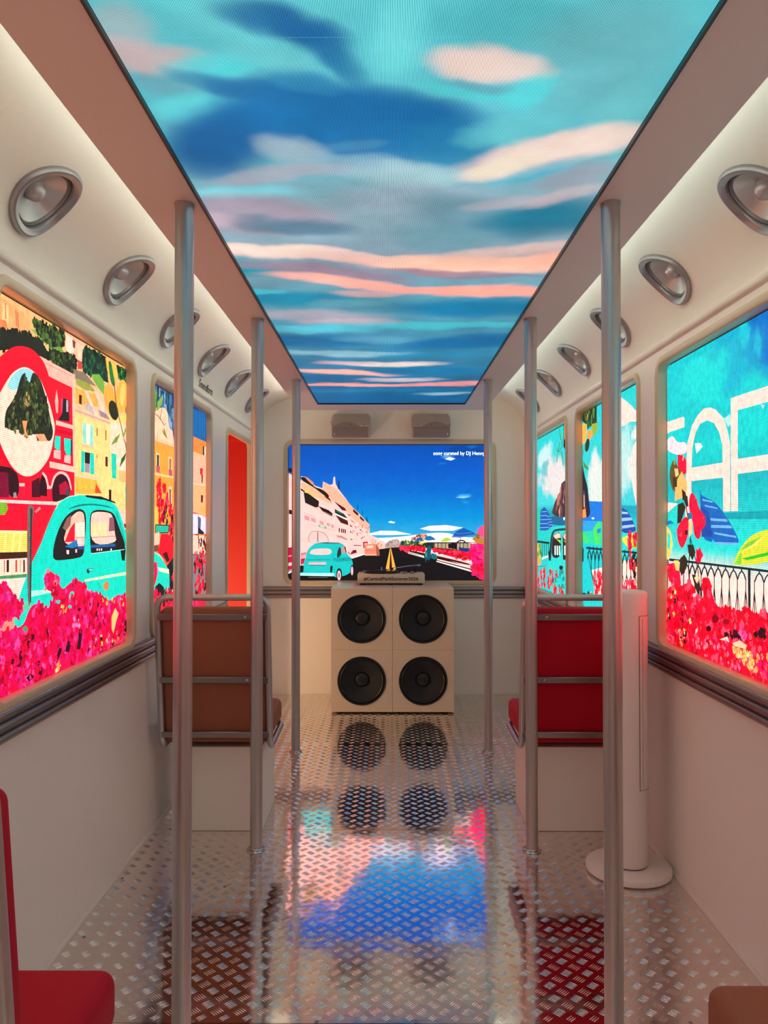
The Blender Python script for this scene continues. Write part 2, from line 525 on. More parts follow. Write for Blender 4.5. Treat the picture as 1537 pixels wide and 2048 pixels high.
trim('trim_6', rail_prof(), M['rail'], lambda p, a: (a, Y1 - p[0], RAIL_Z + p[1]), XL + 0.024, XR - 0.024, 'ribbed metal rail across the end wall behind the speaker stack')
for nm, x, s in (('baseboard_left', XL, 1), ('baseboard_right', XR, -1)):
    for a, b in ([(Y0, DOOR_Y[0] - 0.05)] if s > 0 else [(Y0, Y1)]):
        pr = [(0, 0), (0.011, 0), (0.009, 0.006), (0.005, 0.010), (0, 0.012)]
        tag(MB().extrude(pr, a, b, lambda p, t: (x + s*p[0], t, 0.0005 + p[1]), smooth=True).build(nm, M['bead']),
            'white sealant bead along the foot of the %s wall' % nm.split('_')[1], 'baseboard', kind='structure')

# ------------------------------------------------------------------ rounded frames
def rrect(a0, a1, b0, b1, r, seg=7):
    r = max(r, 0.001)
    out = []
    for ca, cb, st in ((a1-r, b0+r, -90), (a1-r, b1-r, 0), (a0+r, b1-r, 90), (a0+r, b0+r, 180)):
        for k in range(seg+1):
            t = R(st + 90*k/seg)
            out.append((ca + r*math.cos(t), cb + r*math.sin(t)))
    return out
def frame_mb(a0, a1, b0, b1, fn, rec=REC, rad=0.045, w=FR, up=0.012):
    """fn(a, b, n): plane coordinates plus n metres towards the room"""
    prof = [(w, -0.004), (w, up*0.6), (w*0.93, up*0.9), (w*0.82, up), (w*0.22, up), (w*0.08, up*0.85), (0.0, up*0.5), (0.0, -rec - 0.004), (w*0.2, -rec - 0.004)]
    P = []
    for o, n in prof:
        P.append([fn(a, b, n) for a, b in rrect(a0-o, a1+o, b0-o, b1+o, rad+o)])
    return MB().grid(P, closed_v=True)

# door opening, partition and space outside
fnL = lambda a, b, n: (XL + n, a, b)
d = frame_mb(DOOR_Y[0], DOOR_Y[1], -0.2, 2.022, fnL, rec=DOOR_T, rad=0.05).build('door_1', M['frame'], None, 50)
# keep only what stands above the floor
bm = bmesh.new(); bm.from_mesh(d.data)
bmesh.ops.bisect_plane(bm, geom=list(bm.verts)+list(bm.edges)+list(bm.faces), plane_co=(0,0,0.0005), plane_no=(0,0,-1), clear_outer=True)
bm.to_mesh(d.data); bm.free()
tag(d, 'open doorway with a beige rounded frame in the left wall, red beyond', 'doorway', kind='structure')
tag(MB().box(-2.7, XL - DOOR_T - 0.012, 6.52, 6.58, 0.0, 2.30).build('wall_outside', M['doorred']),
    'bright red partition seen through the left doorway', 'wall', kind='structure')
oc = MB().box(-2.7, XL - DOOR_T - 0.012, 5.03, 6.52, 2.085, 2.12)
oc.box(-2.7, XL - DOOR_T - 0.012, 6.05, 6.09, 2.05, 2.085).box(-2.7, XL - DOOR_T - 0.012, 5.55, 5.59, 2.05, 2.085)
tag(oc.build('ceiling_outside', M['doorred']), 'red ceiling of the space outside the left doorway', 'ceiling', kind='structure')
tag(MB().box(-2.7, XL - DOOR_T - 0.012, 5.03, 6.58, -0.06, 0.0).build('floor_outside', M['box']),
    'pale floor of the space outside the left doorway', 'floor', kind='structure')
ld = bpy.data.lights.new('corridor_lamp', 'POINT'); ld.energy = 30; ld.color = (1.0, 0.62, 0.30); ld.shadow_soft_size = 0.12
lo = bpy.data.objects.new('corridor_lamp', ld); COL.objects.link(lo); lo.location = (-1.75, 5.25, 0.62)

# =================================================================== PICTURES ON THE SCREENS
_fw = np.array([-math.sin(YAW)*math.cos(PITCH), math.cos(YAW)*math.cos(PITCH), math.sin(PITCH)])
_rt = np.array([math.cos(YAW), math.sin(YAW), 0.0])
_up = np.cross(_rt, _fw)
def _ray(px, py): return _fw + _rt*(px - 768.5)/F_PX - _up*(py - 1024)/F_PX
def on_x(x):
    def f(px, py):
        r = _ray(px, py); t = x/r[0]; return (t*r[1], t*r[2] + CAM_H)
    return f
def on_y(y):
    def f(px, py):
        r = _ray(px, py); t = y/r[1]; return (t*r[0], t*r[2] + CAM_H)
    return f

def vnoise(x, y, seed=0):
    """smooth value noise on numpy arrays"""
    xi, yi = np.floor(x).astype(np.int64), np.floor(y).astype(np.int64)
    fx, fy = x - xi, y - yi
    fx, fy = fx*fx*(3 - 2*fx), fy*fy*(3 - 2*fy)
    def h(a, b):
        n = (a*374761393 + b*668265263 + seed*144665) & 0x7fffffff
        n = ((n ^ (n >> 13))*1274126177) & 0x7fffffff
        return ((n ^ (n >> 16)) & 0xffff)/65535.0
    return (h(xi, yi)*(1-fx) + h(xi+1, yi)*fx)*(1-fy) + (h(xi, yi+1)*(1-fx) + h(xi+1, yi+1)*fx)*fy
def fbm(x, y, seed=0, oct=4):
    s, a, t = 0, 0.5, 0
    for k in range(oct):
        s = s + a*vnoise(x*2**k, y*2**k, seed + k*17); t += a; a *= 0.5
    return s/t

def hot(c):
    """diodes driven to full are brighter than the camera could record"""
    return tuple(v*(1 + 0.45*min(1.0, max(0.0, (v - 0.72)/0.2))) for v in c)

class Art:
    """flat picture made of coloured polygons laid one over the other on a screen's plane"""
    EPS = 1.6e-5
    def __init__(s, rect, toplane):
        s.rect, s.tp = rect, toplane
        s.v, s.n, s.c, s.f = [], [], [], []
        s.layer = 0
        s.rnd = random.Random(11)
    def cr(s, x0, y0, k):
        s.C = (x0, y0, k); return s
    def px(s, p): return (s.C[0] + p[0]/s.C[2], s.C[1] + p[1]/s.C[2])
    def uv(s, p): return s.tp(*s.px(p))
    def clip(s, P):
        a0, a1, b0, b1 = s.rect
        for ax, lim, sg in ((0, a0, 1), (0, a1, -1), (1, b0, 1), (1, b1, -1)):
            out = []
            for i in range(len(P)):
                p, q = P[i], P[(i+1) % len(P)]
                ip, iq = (p[ax]-lim)*sg >= 0, (q[ax]-lim)*sg >= 0
                if ip: out.append(p)
                if ip != iq:
                    t = (lim - p[ax])/(q[ax] - p[ax])
                    out.append((p[0] + t*(q[0]-p[0]), p[1] + t*(q[1]-p[1])))
            P = out
            if len(P) < 3: return []
        return P
    def raw(s, P, col, lay=None):
        P = s.clip(P)
        if len(P) < 3: return
        if lay is None:
            s.layer += 1; lay = s.layer
        b = len(s.v)
        c = hot(lin(col))
        s.v += P; s.n += [lay*s.EPS]*len(P); s.c += [c]*len(P)
        s.f.append(tuple(range(b, b+len(P))))
    def p(s, col, *pts):
        """shape with many corners: rounded off"""
        if len(pts) >= 7:
            for _ in range(2):
                out = []
                for i in range(len(pts)):
                    (x0, y0), (x1, y1) = pts[i], pts[(i+1) % len(pts)]
                    out += [(x0*.75 + x1*.25, y0*.75 + y1*.25), (x0*.25 + x1*.75, y0*.25 + y1*.75)]
                pts = out
        s.k(col, *pts)
    def k(s, col, *pts):
        """shape with crisp corners"""
        s.raw([s.uv(q) for q in pts], col)
    def ell(s, col, cx, cy, rx, ry, ang=0, n=20):
        a = R(ang)
        s.k(col, *[(cx + rx*math.cos(t)*math.cos(a) - ry*math.sin(t)*math.sin(a), cy + rx*math.cos(t)*math.sin(a) + ry*math.sin(t)*math.cos(a))
                   for t in [2*math.pi*k/n for k in range(n)]])
    def line(s, col, w, *pts):
        for (x0, y0), (x1, y1) in zip(pts[:-1], pts[1:]):
            l = math.hypot(x1-x0, y1-y0) or 1
            nx, ny = -(y1-y0)/l*w/2, (x1-x0)/l*w/2
            s.p(col, (x0+nx, y0+ny), (x1+nx, y1+ny), (x1-nx, y1-ny), (x0-nx, y0-ny))
    def base(s, fn, nu=80, nv=80):
        """grid over the whole screen; fn(u, v) -> linear rgb arrays"""
        a0, a1, b0, b1 = s.rect
        U, V = np.meshgrid(np.linspace(a0, a1, nu), np.linspace(b0, b1, nv), indexing='ij')
        C = fn(U, V)
        b = len(s.v)
        s.v += list(zip(U.ravel().tolist(), V.ravel().tolist()))
        s.n += [0.0]*U.size
        s.c += [tuple(q) for q in C.reshape(-1, 3).tolist()]
        for i in range(nu-1):
            for j in range(nv-1):
                k = b + i*nv + j
                s.f.append((k, k+nv, k+nv+1, k+1))
    def scatter(s, region, n, pal, size, petals=4, jag=0.35, stretch=1.0):
        """loose blossoms or leaves strewn over a polygon (crop coordinates)"""
        xs, ys = [q[0] for q in region], [q[1] for q in region]
        L0 = s.layer + 1; s.layer += 40
        def inside(x, y):
            c = False
            for i in range(len(region)):
                (x1, y1), (x2, y2) = region[i], region[i-1]
                if (y1 > y) != (y2 > y) and x < (x2-x1)*(y-y1)/(y2-y1) + x1: c = not c
            return c
        k = 0; tries = 0
        while k < n and tries < n*40:
            tries += 1
            x, y = s.rnd.uniform(min(xs), max(xs)), s.rnd.uniform(min(ys), max(ys))
            if not inside(x, y): continue
            k += 1
            u, v = s.uv((x, y))
            c0 = s.rnd.choice(pal)
            sz = size*s.rnd.uniform(0.55, 1.35)
            t0 = s.rnd.uniform(0, 6.28)
            for m in range(petals):
                t = t0 + 6.283*m/petals + s.rnd.uniform(-.3, .3)
                cu, cv = u + sz*0.55*math.cos(t), v + sz*0.55*math.sin(t)*stretch
                f = s.rnd.uniform(0.82, 1.12)
                col = tuple(min(255, q*f) for q in c0)
                pts = []
                for q in range(6):
                    a = 6.283*q/6
                    rr = sz*0.55*(1 + s.rnd.uniform(-jag, jag))
                    pts.append((cu + rr*math.cos(a), cv + rr*math.sin(a)*stretch))
                s.raw(pts, col, L0 + s.rnd.randrange(40))
    def build(s, name, mat, parent, fn):
        """fn(u, v, n) -> xyz"""
        me = bpy.data.meshes.new(name)
        me.from_pydata([fn(p[0], p[1], n) for p, n in zip(s.v, s.n)], [], s.f)
        at = me.color_attributes.new('Col', 'FLOAT_COLOR', 'POINT')
        C = np.ones((len(s.v), 4), dtype=np.float32); C[:, :3] = np.array(s.c)
        at.data.foreach_set('color', C.ravel())
        me.materials.append(mat); me.update()
        o = bpy.data.objects.new(name, me); COL.objects.link(o); o.parent = parent
        return o

def grad(stops):
    """vertical gradient in z with linear colours: stops (z, srgb)"""
    zs = [q[0] for q in stops]
    cs = np.array([lin(q[1]) for q in stops])
    def fn(U, V):
        return np.stack([np.interp(V, zs, cs[:, k]) for k in range(3)], -1)
    return fn
def blobs(base, lst, seed=3, warp=0.05, wscale=6.0):
    """soft patches over a base: (u, v, ru, rv, srgb, alpha)"""
    def fn(U, V):
        C = base(U, V)
        wu = (fbm(U*wscale, V*wscale, seed) - .5)*warp*2; wv = (fbm(U*wscale + 31, V*wscale, seed + 5) - .5)*warp*2
        for u, v, ru, rv, col, al in lst:
            d = ((U + wu - u)/ru)**2 + ((V + wv - v)/rv)**2
            m = np.clip(1.35 - d, 0, 1)[..., None]; m = m*m*(3 - 2*m)*al
            C = C*(1 - m) + np.array(lin(col))*m
        return C
    return fn

MAG = [(232, 0, 58), (244, 4, 84), (205, 0, 42), (240, 26, 112), (250, 0, 54), (214, 4, 70), (255, 60, 140), (180, 0, 40)]
REDS = [(244, 4, 36), (222, 2, 30), (252, 14, 54), (236, 0, 24), (255, 64, 92), (196, 0, 28)]
DARKS = [(40, 12, 18), (70, 10, 25), (25, 18, 15)]
ORNG = [(240, 180, 70), (235, 130, 60), (250, 210, 120)]

# ------------------------------------------------------------------ left, harbour street with mirror and car
XSL, XSR, YSE = XL - REC, XR + REC, Y1 + REC
def rect_w(i): return (WIN_Y[i][0] + 0.004, WIN_Y[i][1] - 0.004, OPEN_Z[0] + 0.003, OPEN_Z[1] - 0.005)

A = Art(rect_w(1), on_x(XSL))
A.base(grad([(0.9, (240, 30, 70)), (1.4, (250, 190, 140)), (2.1, (255, 170, 110))]), 30, 30)
A.cr(0, 580, 5.693)
A.p((255,160,100), (-200,-60),(340,300),(350,470),(250,520),(120,490),(60,440),(-200,420))
A.p((255,190,130), (30,140),(100,180),(90,440),(20,400))
A.p((235,120,70), (0,330),(70,350),(90,440),(0,420))
for q in ((60,150),(180,230),(200,250)): A.line((190,80,50), 9, q, (q[0]+8, q[1]+180))
A.scatter([(-100,420),(150,490),(380,520),(480,600),(560,760),(430,740),(200,640),(-100,640)], 260, [(28,32,22),(40,50,25),(20,22,18)], 0.014)
A.p((28,32,22), (-100,430),(150,500),(380,520),(480,600),(560,760),(430,740),(200,640),(-100,630))
A.p((30,42,26), (370,330),(500,370),(620,470),(720,470),(740,640),(600,680),(500,560),(400,440))
A.p((235,190,70), (470,375),(620,470),(560,500),(500,430))
A.p((130,160,60), (340,440),(420,460),(530,560),(540,640),(470,570),(380,480))
A.scatter([(360,330),(500,370),(720,470),(740,640),(600,680),(400,440)], 120, [(30,42,26),(70,100,40),(24,30,20)], 0.012)
A.p((245,170,140), (740,480),(960,620),(960,900),(880,780),(780,740),(740,640))
A.p((255,205,180), (745,500),(830,560),(840,700),(780,740),(745,640))
A.p((110,60,50), (820,560),(855,590),(850,670),(825,650))
A.p((255,190,160), (880,600),(950,650),(930,740),(960,800),(940,880),(880,780))
A.p((200,60,60), (880,790),(940,830),(930,900),(880,900))
A.p((30,36,24), (540,680),(680,680),(760,740),(850,760),(880,920),(800,950),(600,870))
A.p((110,150,60), (545,660),(690,645),(720,700),(660,740),(560,700))
A.scatter([(540,680),(760,740),(850,760),(880,920),(800,950),(600,870)], 120, [(30,36,24),(60,90,35),(20,24,18)], 0.012)
A.p((130,110,95), (830,900),(960,940),(1100,1110),(840,1010))
A.p((18,45,30), (960,640),(1200,760),(1230,1060),(1100,1000),(960,940),(930,800))
A.scatter([(960,640),(1200,760),(1220,1040),(1100,990),(960,940),(930,800)], 120, [(18,45,30),(15,30,22),(25,90,55)], 0.013)
A.p((250,170,150), (440,750),(830,960),(830,1120),(560,1020))
A.line((235,120,110), 8, (500,830), (820,985))
# red house
A.cr(0, 840, 5.693)
A.k((235,10,40), (500,-520),(830,-360),(840,860),(620,930),(-300,900),(-300,300),(300,300))
A.p((255,175,150), (810,-520),(845,-520),(850,560),(825,560))
A.p((255,160,140), (635,-350),(655,-220),(650,-80),(630,-80),(615,-220))
A.p((30,25,25), (705,-250),(780,-230),(780,20),(650,0),(700,-80))
A.p((200,60,90), (685,-250),(710,-245),(700,-90),(682,-100)); A.p((170,150,160), (745,-230),(770,-225),(768,-90),(745,-95))
A.p((255,180,160), (620,0),(820,60),(820,105),(625,55)); A.p((190,0,30), (625,100),(820,140),(820,180),(625,150))
A.p((255,185,165), (555,470),(850,535),(845,600),(555,540))
A.p((20,215,180), (615,180),(680,190),(675,335),(640,340),(610,310)); A.p((20,215,180), (720,205),(800,220),(795,405),(750,400),(725,340))
A.p((40,20,25), (798,220),(812,224),(806,410),(795,405))
A.p((250,170,160), (605,340),(680,345),(680,450),(600,430)); A.p((250,170,160), (725,400),(795,410),(795,500),(720,480))
A.p((45,15,20), (-300,520),(80,520),(200,600),(210,880),(90,880),(60,700),(-300,640)); A.p((120,10,45), (-300,560),(80,600),(90,880),(-300,880))
A.p((70,10,25), (350,700),(440,650),(450,880),(350,880)); A.p((45,12,20), (440,860),(445,680),(470,620),(510,660),(525,750),(525,870))
A.p((50,12,22), (585,940),(580,750),(620,650),(690,610),(760,650),(790,760),(790,880),(640,930)); A.p((170,10,45), (660,740),(740,690),(775,760),(780,850),(670,850))
A.p((255,180,170), (565,780),(590,650),(650,585),(720,585),(780,640),(812,800),(795,800),(765,665),(710,615),(660,610),(610,665),(582,780))
A.p((255,180,170), (480,590),(520,640),(550,760),(530,770),(505,665),(465,605)); A.p((255,180,170), (525,750),(575,750),(570,785),(525,785))
A.p((255,180,170), (205,720),(270,720),(268,755),(210,755)); A.p((220,20,50), (215,755),(270,755),(275,890),(215,890))
A.p((70,60,70), (735,790),(780,780),(790,860),(740,860)); A.p((150,130,130), (140,830),(170,820),(180,885),(140,885))
A.p((245,10,40), (-300,930),(640,960),(640,1200),(350,1650),(-300,1650))
A.p((250,190,180), (-300,895),(620,930),(650,970),(-300,930))
A.p((255,120,110), (380,1040),(440,985),(455,1010),(400,1060))
A.p((120,170,40), (-300,930),(60,940),(80,1010),(40,1080),(-300,1080))
# yellow houses
A.k((252,200,122), (835,-460),(1150,-330),(1240,-120),(1460,0),(1460,1100),(1300,960),(850,900))
A.p((255,178,135), (840,-470),(1170,-350),(1250,0),(840,-140)); A.p((250,160,70), (845,-370),(1110,-280),(1110,-150),(850,-190))
A.p((150,150,60), (850,-480),(1000,-420),(1080,-320),(960,-340),(860,-400))
A.p((255,190,170), (950,-340),(990,-320),(1100,-60),(1060,-60)); A.p((255,190,170), (1060,-330),(1100,-320),(1220,-30),(1180,-30))
A.p((190,165,165), (960,-200),(1040,-150),(1060,-60),(960,-120)); A.p((150,120,130), (1110,-120),(1200,-70),(1240,0),(1130,-40))
A.p((60,30,30), (890,-290),(922,-280),(920,-170),(890,-190))
A.p((250,172,150), (840,-140),(1250,20),(1250,60),(840,-90)); A.line((220,110,90), 7, (840,-115), (1250,38))
A.p((255,204,172), (1245,10),(1460,70),(1460,600),(1340,570),(1240,330))
A.p((255,170,60), (850,640),(1090,680),(1150,840),(850,840)); A.p((230,60,40), (1080,720),(1150,835),(1070,830))
A.p((255,190,150), (845,600),(1100,655),(1095,685),(850,645)); A.p((255,175,110), (1340,570),(1460,590),(1460,720),(1345,700))
A.p((130,215,190), (930,30),(970,35),(970,270),(930,260)); A.p((130,215,190), (1020,50),(1050,60),(1050,300),(1010,290)); A.p((250,225,210), (975,40),(1015,50),(1010,280),(975,270))
A.p((20,200,175), (915,350),(955,360),(950,600),(910,590)); A.p((20,200,175), (1015,370),(1060,380),(1065,625),(1015,612))
A.p((30,28,30), (955,365),(1015,375),(1010,600),(955,590)); A.p((150,140,150), (955,490),(1013,500),(1010,605),(955,592))
A.p((255,180,140), (920,270),(1055,305),(1050,330),(920,300))
for x, y, w, h, c in ((1090,90,11,90,(150,50,30)), (1190,115,11,115,(150,50,30)), (1190,415,26,112,(70,20,20)), (1090,390,9,40,(180,90,60)), (1230,790,28,130,(30,22,25)), (1300,1050,22,70,(150,90,90))):
    A.p(c, (x,y),(x+w,y+4),(x+w,y+h+4),(x,y+h))
A.p((20,200,170), (1255,375),(1315,390),(1315,672),(1265,660)); A.p((20,200,170), (1415,730),(1445,735),(1445,1000),(1415,990))
A.p((255,190,170), (1300,1010),(1460,1040),(1460,1300),(1330,1150)); A.p((90,10,30), (1400,1180),(1460,1190),(1460,1240),(1410,1230))
# lemons and leaves
A.cr(0, 580, 5.693)
A.p((22,72,38), (1310,850),(1460,920),(1460,1120),(1390,1060),(1325,1000))
A.scatter([(1320,870),(1450,930),(1450,1100),(1390,1040),(1330,990)], 40, [(22,72,38),(20,40,25),(60,140,70)], 0.012)
A.p((252,182,74), (1190,775),(1310,840),(1335,1000),(1290,1040),(1240,1000),(1205,900)); A.p((34,110,42), (1220,800),(1255,815),(1275,940),(1300,1060),(1290,1110),(1250,1060),(1230,930))
A.p((110,160,60), (1030,960),(1120,960),(1180,1060),(1170,1200),(1100,1110),(1040,1010))
A.ell((250,158,60), 1240,1250, 62,185, -8); A.ell((252,165,66), 1375,1210, 66,190, 3); A.ell((255,190,100), 1385,1190, 30,130, 3)
A.ell((32,40,20), 1280,1370, 52,115, -12)
A.line((90,60,30), 9, (1285,1050), (1310,1300), (1340,1440), (1370,1560), (1400,1700), (1430,1790))
A.p((110,140,60), (1250,1770),(1290,1690),(1360,1630),(1320,1730)); A.p((130,160,70), (1415,1550),(1425,1600),(1395,1710),(1390,1650))
A.p((40,90,45), (1350,2020),(1370,1920),(1425,1850),(1410,1930)); A.p((40,110,70), (1415,1770),(1445,1790),(1445,1850),(1420,1830))
A.p((200,190,80), (1400,1420),(1445,1380),(1445,1470),(1380,1500))
# traffic mirror
A.p((232,6,36), (-200,1000),(-60,800),(60,690),(150,640),(250,637),(350,670),(440,760),(500,850),(550,1010),(590,1250),(620,1480),(622,1600),(605,1740),(560,1910),(480,2040),(400,2110),(310,2142),(200,2112),(100,2020),(20,1880),(-200,1500))
A.p((252,204,178), (-100,1350),(-20,1170),(50,1050),(120,940),(230,875),(300,880),(370,930),(440,1010),(500,1150),(560,1330),(600,1500),(612,1560),(600,1660),(560,1880),(480,2010),(400,2090),(310,2130),(220,2110),(120,2020),(50,1900),(-20,1740),(-100,1500))
A.p((140,205,212), (60,1090),(120,965),(230,890),(300,890),(380,940),(340,1070),(300,1100),(220,1080),(160,1150),(90,1130))
A.p((35,40,25), (30,1560),(40,1380),(110,1280),(170,1180),(210,1010),(255,930),(290,1030),(320,1070),(345,960),(370,930),(440,1010),(480,1130),(520,1270),(560,1480),(590,1600),(580,1680),(555,1720),(520,1720),(480,1630),(420,1700),(380,1630),(300,1670),(270,1590),(220,1640),(190,1580),(130,1610),(60,1570))
A.scatter([(40,1540),(170,1200),(255,960),(300,1060),(360,960),(440,1030),(520,1280),(580,1640),(420,1680),(220,1620)], 230, [(35,40,25),(28,30,20),(50,66,32),(85,95,50)], 0.010, stretch=1.4)
A.scatter([(240,1150),(330,1150),(330,1330),(240,1330)], 14, [(170,140,80),(90,90,50)], 0.006)
A.p((250,150,90), (230,1490),(290,1490),(270,1600),(300,1680),(260,1650)); A.p((255,150,110), (380,1640),(480,1640),(520,1720),(430,1720))
# post, awning, shopfront
A.cr(0, 840, 5.693)
A.p((255,205,90), (-300,1260),(285,1270),(285,1510),(-300,1520)); A.p((255,235,160), (-300,1255),(285,1262),(285,1290),(-300,1285))
for x in (30, 120, 200): A.p((255,225,130), (x,1300),(x+28,1300),(x+5,1510),(x-20,1510))
A.p((60,30,20), (-300,1515),(285,1500),(285,1570),(-300,1600))
A.cr(0, 1100, 5.693)
A.p((252,205,178), (-300,120),(285,90),(285,290),(-300,310))
for x, w, c in ((50,28,(40,25,25)), (150,22,(250,60,50)), (20,10,(190,60,50)), (200,14,(250,150,130)), (240,20,(70,40,40))): A.p(c, (x,115),(x+w,110),(x+w,250),(x,255))
A.p((60,140,90), (-300,320),(285,270),(285,312),(-300,350)); A.p((248,205,188), (-300,350),(285,312),(220,520),(100,620),(-300,640))
# turquoise car
CARC = (10, 208, 182)
A.p(CARC, (130,1000),(140,760),(200,500),(330,160),(440,-60),(520,-280),(600,-460),(650,-540),(760,-610),(900,-630),(1060,-610),(1200,-570),(1300,-520),(1360,-400),(1420,-180),(1460,-40),(1460,640),(1000,620),(330,760),(250,900))
A.p((170,230,205), (330,465),(570,445),(580,480),(330,535)); A.p((205,225,170), (945,335),(1460,240),(1460,278),(945,362))
A.p((90,190,150), (150,640),(330,560),(330,640),(200,760))
A.cr(0, 840, 5.693)
A.p((25,22,25), (955,855),(1130,870),(1290,930),(1302,952),(1180,912),(960,878))
A.p((10,120,110), (720,1030),(850,965),(1000,948),(1200,970),(1310,1025),(1200,988),(1000,968),(860,988))
A.p((8,170,150), (1310,1030),(1340,1100),(1420,1400),(1440,1480),(1425,1480),(1330,1150),(1290,1050))
A.p((28,24,24), (580,1560),(585,1450),(630,1280),(700,1130),(780,1050),(870,1010),(920,1020),(955,1060),(962,1180),(945,1400),(935,1520),(900,1570),(640,1602),(600,1590))
A.p((240,178,155), (690,1400),(740,1230),(780,1110),(860,1040),(910,1040),(945,1080),(945,1400),(930,1450),(860,1450))
A.p((130,90,80), (690,1230),(740,1120),(790,1080),(780,1200),(730,1260)); A.p((240,20,40), (715,1390),(780,1230),(832,1165),(830,1385)); A.p((250,215,190), (835,1180),(945,1160),(945,1330),(835,1330))
A.p((245,190,180), (850,1335),(945,1330),(940,1420),(860,1420)); A.p((20,110,175), (715,1445),(850,1360),(872,1440),(800,1460)); A.p((25,70,150), (860,1440),(938,1436),(936,1475),(865,1475))
A.p((250,210,200), (735,1480),(765,1482),(762,1530),(738,1525)); A.p((230,180,180), (835,1470),(858,1470),(856,1510),(838,1510))
A.p((28,24,24), (1012,1510),(1000,1200),(1005,1080),(1040,1030),(1130,1020),(1240,1040),(1290,1080),(1330,1200),(1405,1400),(1405,1470),(1240,1490),(1030,1520))
A.p((246,188,168), (1015,1430),(1010,1100),(1045,1042),(1230,1052),(1268,1100),(1290,1300),(1315,1400))
A.p((255,205,150), (1020,1180),(1200,1170),(1200,1320),(1020,1330)); A.p((140,80,90), (1225,1110),(1275,1110),(1290,1260),(1220,1270)); A.p((20,90,150), (1015,1425),(1290,1405),(1300,1440),(1015,1455))
A.line((110,70,70), 6, (1010,1338), (1300,1322)); A.line((110,70,70), 5, (850,1340), (945,1334))
for x in (1080,1105,1130,1240): A.p((250,220,215), (x,1465),(x+14,1462),(x+12,1488),(x,1490))
A.p((26,22,24), (1360,1355),(1390,1370),(1412,1480),(1402,1600),(1370,1600),(1350,1450))
A.line((190,245,225), 7, (1020,1522), (1250,1492), (1400,1475)); A.line((240,225,205), 6, (610,1010), (650,935), (760,872), (900,850))
A.cr(0, 1100, 5.693)
A.p((15,50,50), (970,215),(1050,208),(1005,245),(985,272),(965,250)); A.p((150,220,205), (985,222),(1045,214),(1000,240))
A.p((105,95,90), (290,-520),(355,-500),(362,-430),(340,-340),(328,620),(285,640),(285,-340)); A.p((60,52,50), (318,-480),(345,-460),(328,600),(312,600))
# bougainvillea
LC = [(-260,330),(80,400),(130,520),(220,600),(230,700),(150,760),(80,780),(-260,1000)]
A.p((245,8,80), *LC); A.scatter(LC, 90, MAG, 0.017)
A.scatter([(180,560),(230,560),(230,700),(190,740)], 8, MAG, 0.009)
FLW = [(240,860),(310,640),(410,600),(470,660),(560,660),(585,480),(480,450),(490,250),(540,230),(620,300),(680,470),(760,380),(850,340),(940,380),(960,500),(1050,480),(1160,530),(1230,590),(1330,490),(1420,570),(1470,570),(1470,1000),(-260,1860),(-260,1040),(150,890)]
A.p((240,8,70), *FLW)
A.scatter(FLW, 560, MAG, 0.019)
A.scatter([(480,450),(490,250),(540,230),(620,300),(640,440)], 26, MAG + [(250,110,110)], 0.009)
A.ell(CARC, 785,515, 26,48, 15); A.ell(CARC, 630,590, 26,22); A.ell(CARC, 765,645, 20,20)
for x0, y0, x1, y1, w in ((730,1160,770,980,46), (600,1270,660,1120,36), (860,1130,890,900,40), (300,1120,320,960,80), (170,1330,210,1150,40), (420,1420,430,1330,40), (1400,960,1420,800,50), (280,1480,330,1420,60), (500,1000,510,900,26), (1060,760,1090,600,16), (380,1310,400,1260,50), (100,1300,110,1240,30), (860,690,880,660,30), (990,640,1000,600,14)):
    A.line((45,12,20), w, (x0,y0), ((x0+x1)/2+6,(y0+y1)/2), (x1,y1))
A.scatter(FLW, 240, MAG, 0.011)
A.scatter([(960,1180),(1000,1010),(1150,950),(1440,880),(1440,1000)], 60, ORNG + DARKS + REDS, 0.009)
A.p((240,185,110), (1240,900),(1240,760),(1280,660),(1320,720),(1290,820),(1260,950)); A.p((225,120,60), (1140,400),(1180,350),(1210,380),(1200,450),(1160,460))
A.scatter([(560,1340),(640,1280),(680,1320),(600,1380)], 10, ORNG, 0.008); A.scatter([(660,640),(720,640),(720,720),(660,720)], 8, ORNG, 0.007)
A.scatter([(1060,520),(1220,560),(1420,540),(1400,640),(1150,620)], 26, ORNG + REDS, 0.007)
A.scatter([(780,780),(880,780),(880,900),(780,900)], 8, [(255,130,190)], 0.008)
A.line((140,150,60), 6, (1165,460), (1170,540)); A.line((60,140,70), 6, (1080,370), (1110,440)); A.ell((60,150,80), 235,900, 26,34)
ART_L1 = A

# ------------------------------------------------------------------ left, second window
A = Art(rect_w(2), on_x(XSL))
A.base(grad([(0.9, (225, 20, 60)), (1.15, (225, 60, 60)), (1.35, (250, 140, 60)), (1.85, (245, 150, 60)), (2.1, (20, 85, 135))]), 24, 24)
A.cr(290, 760, 4.55)
A.p((20,85,130), (40,20),(560,300),(560,560),(290,560),(215,430),(150,240),(60,260)); A.scatter([(60,60),(300,180),(300,500),(220,430),(150,220)], 60, [(15,60,90),(60,110,150),(130,160,190),(20,80,80)], 0.022, stretch=2.5)
A.p((252,192,155), (60,330),(80,300),(150,240),(210,280),(215,440),(265,560),(265,600),(60,520)); A.p((250,185,170), (215,430),(250,460),(262,560),(225,540))
A.p((250,180,140), (55,505),(270,590),(270,625),(55,545)); A.line((215,120,80), 5, (55,540), (270,618))
A.p((247,150,52), (55,545),(290,625),(400,700),(480,760),(480,1500),(55,1500))
A.p((90,140,40), (75,50),(112,110),(95,280),(70,290)); A.p((120,160,60), (112,200),(165,130),(150,230),(110,290)); A.p((20,50,30), (55,250),(80,250),(80,440),(60,470))
A.line((70,50,25), 6, (85,300), (130,340), (175,410)); A.line((70,50,25), 5, (135,360), (155,260)); A.line((70,50,25), 4, (180,410), (190,390))
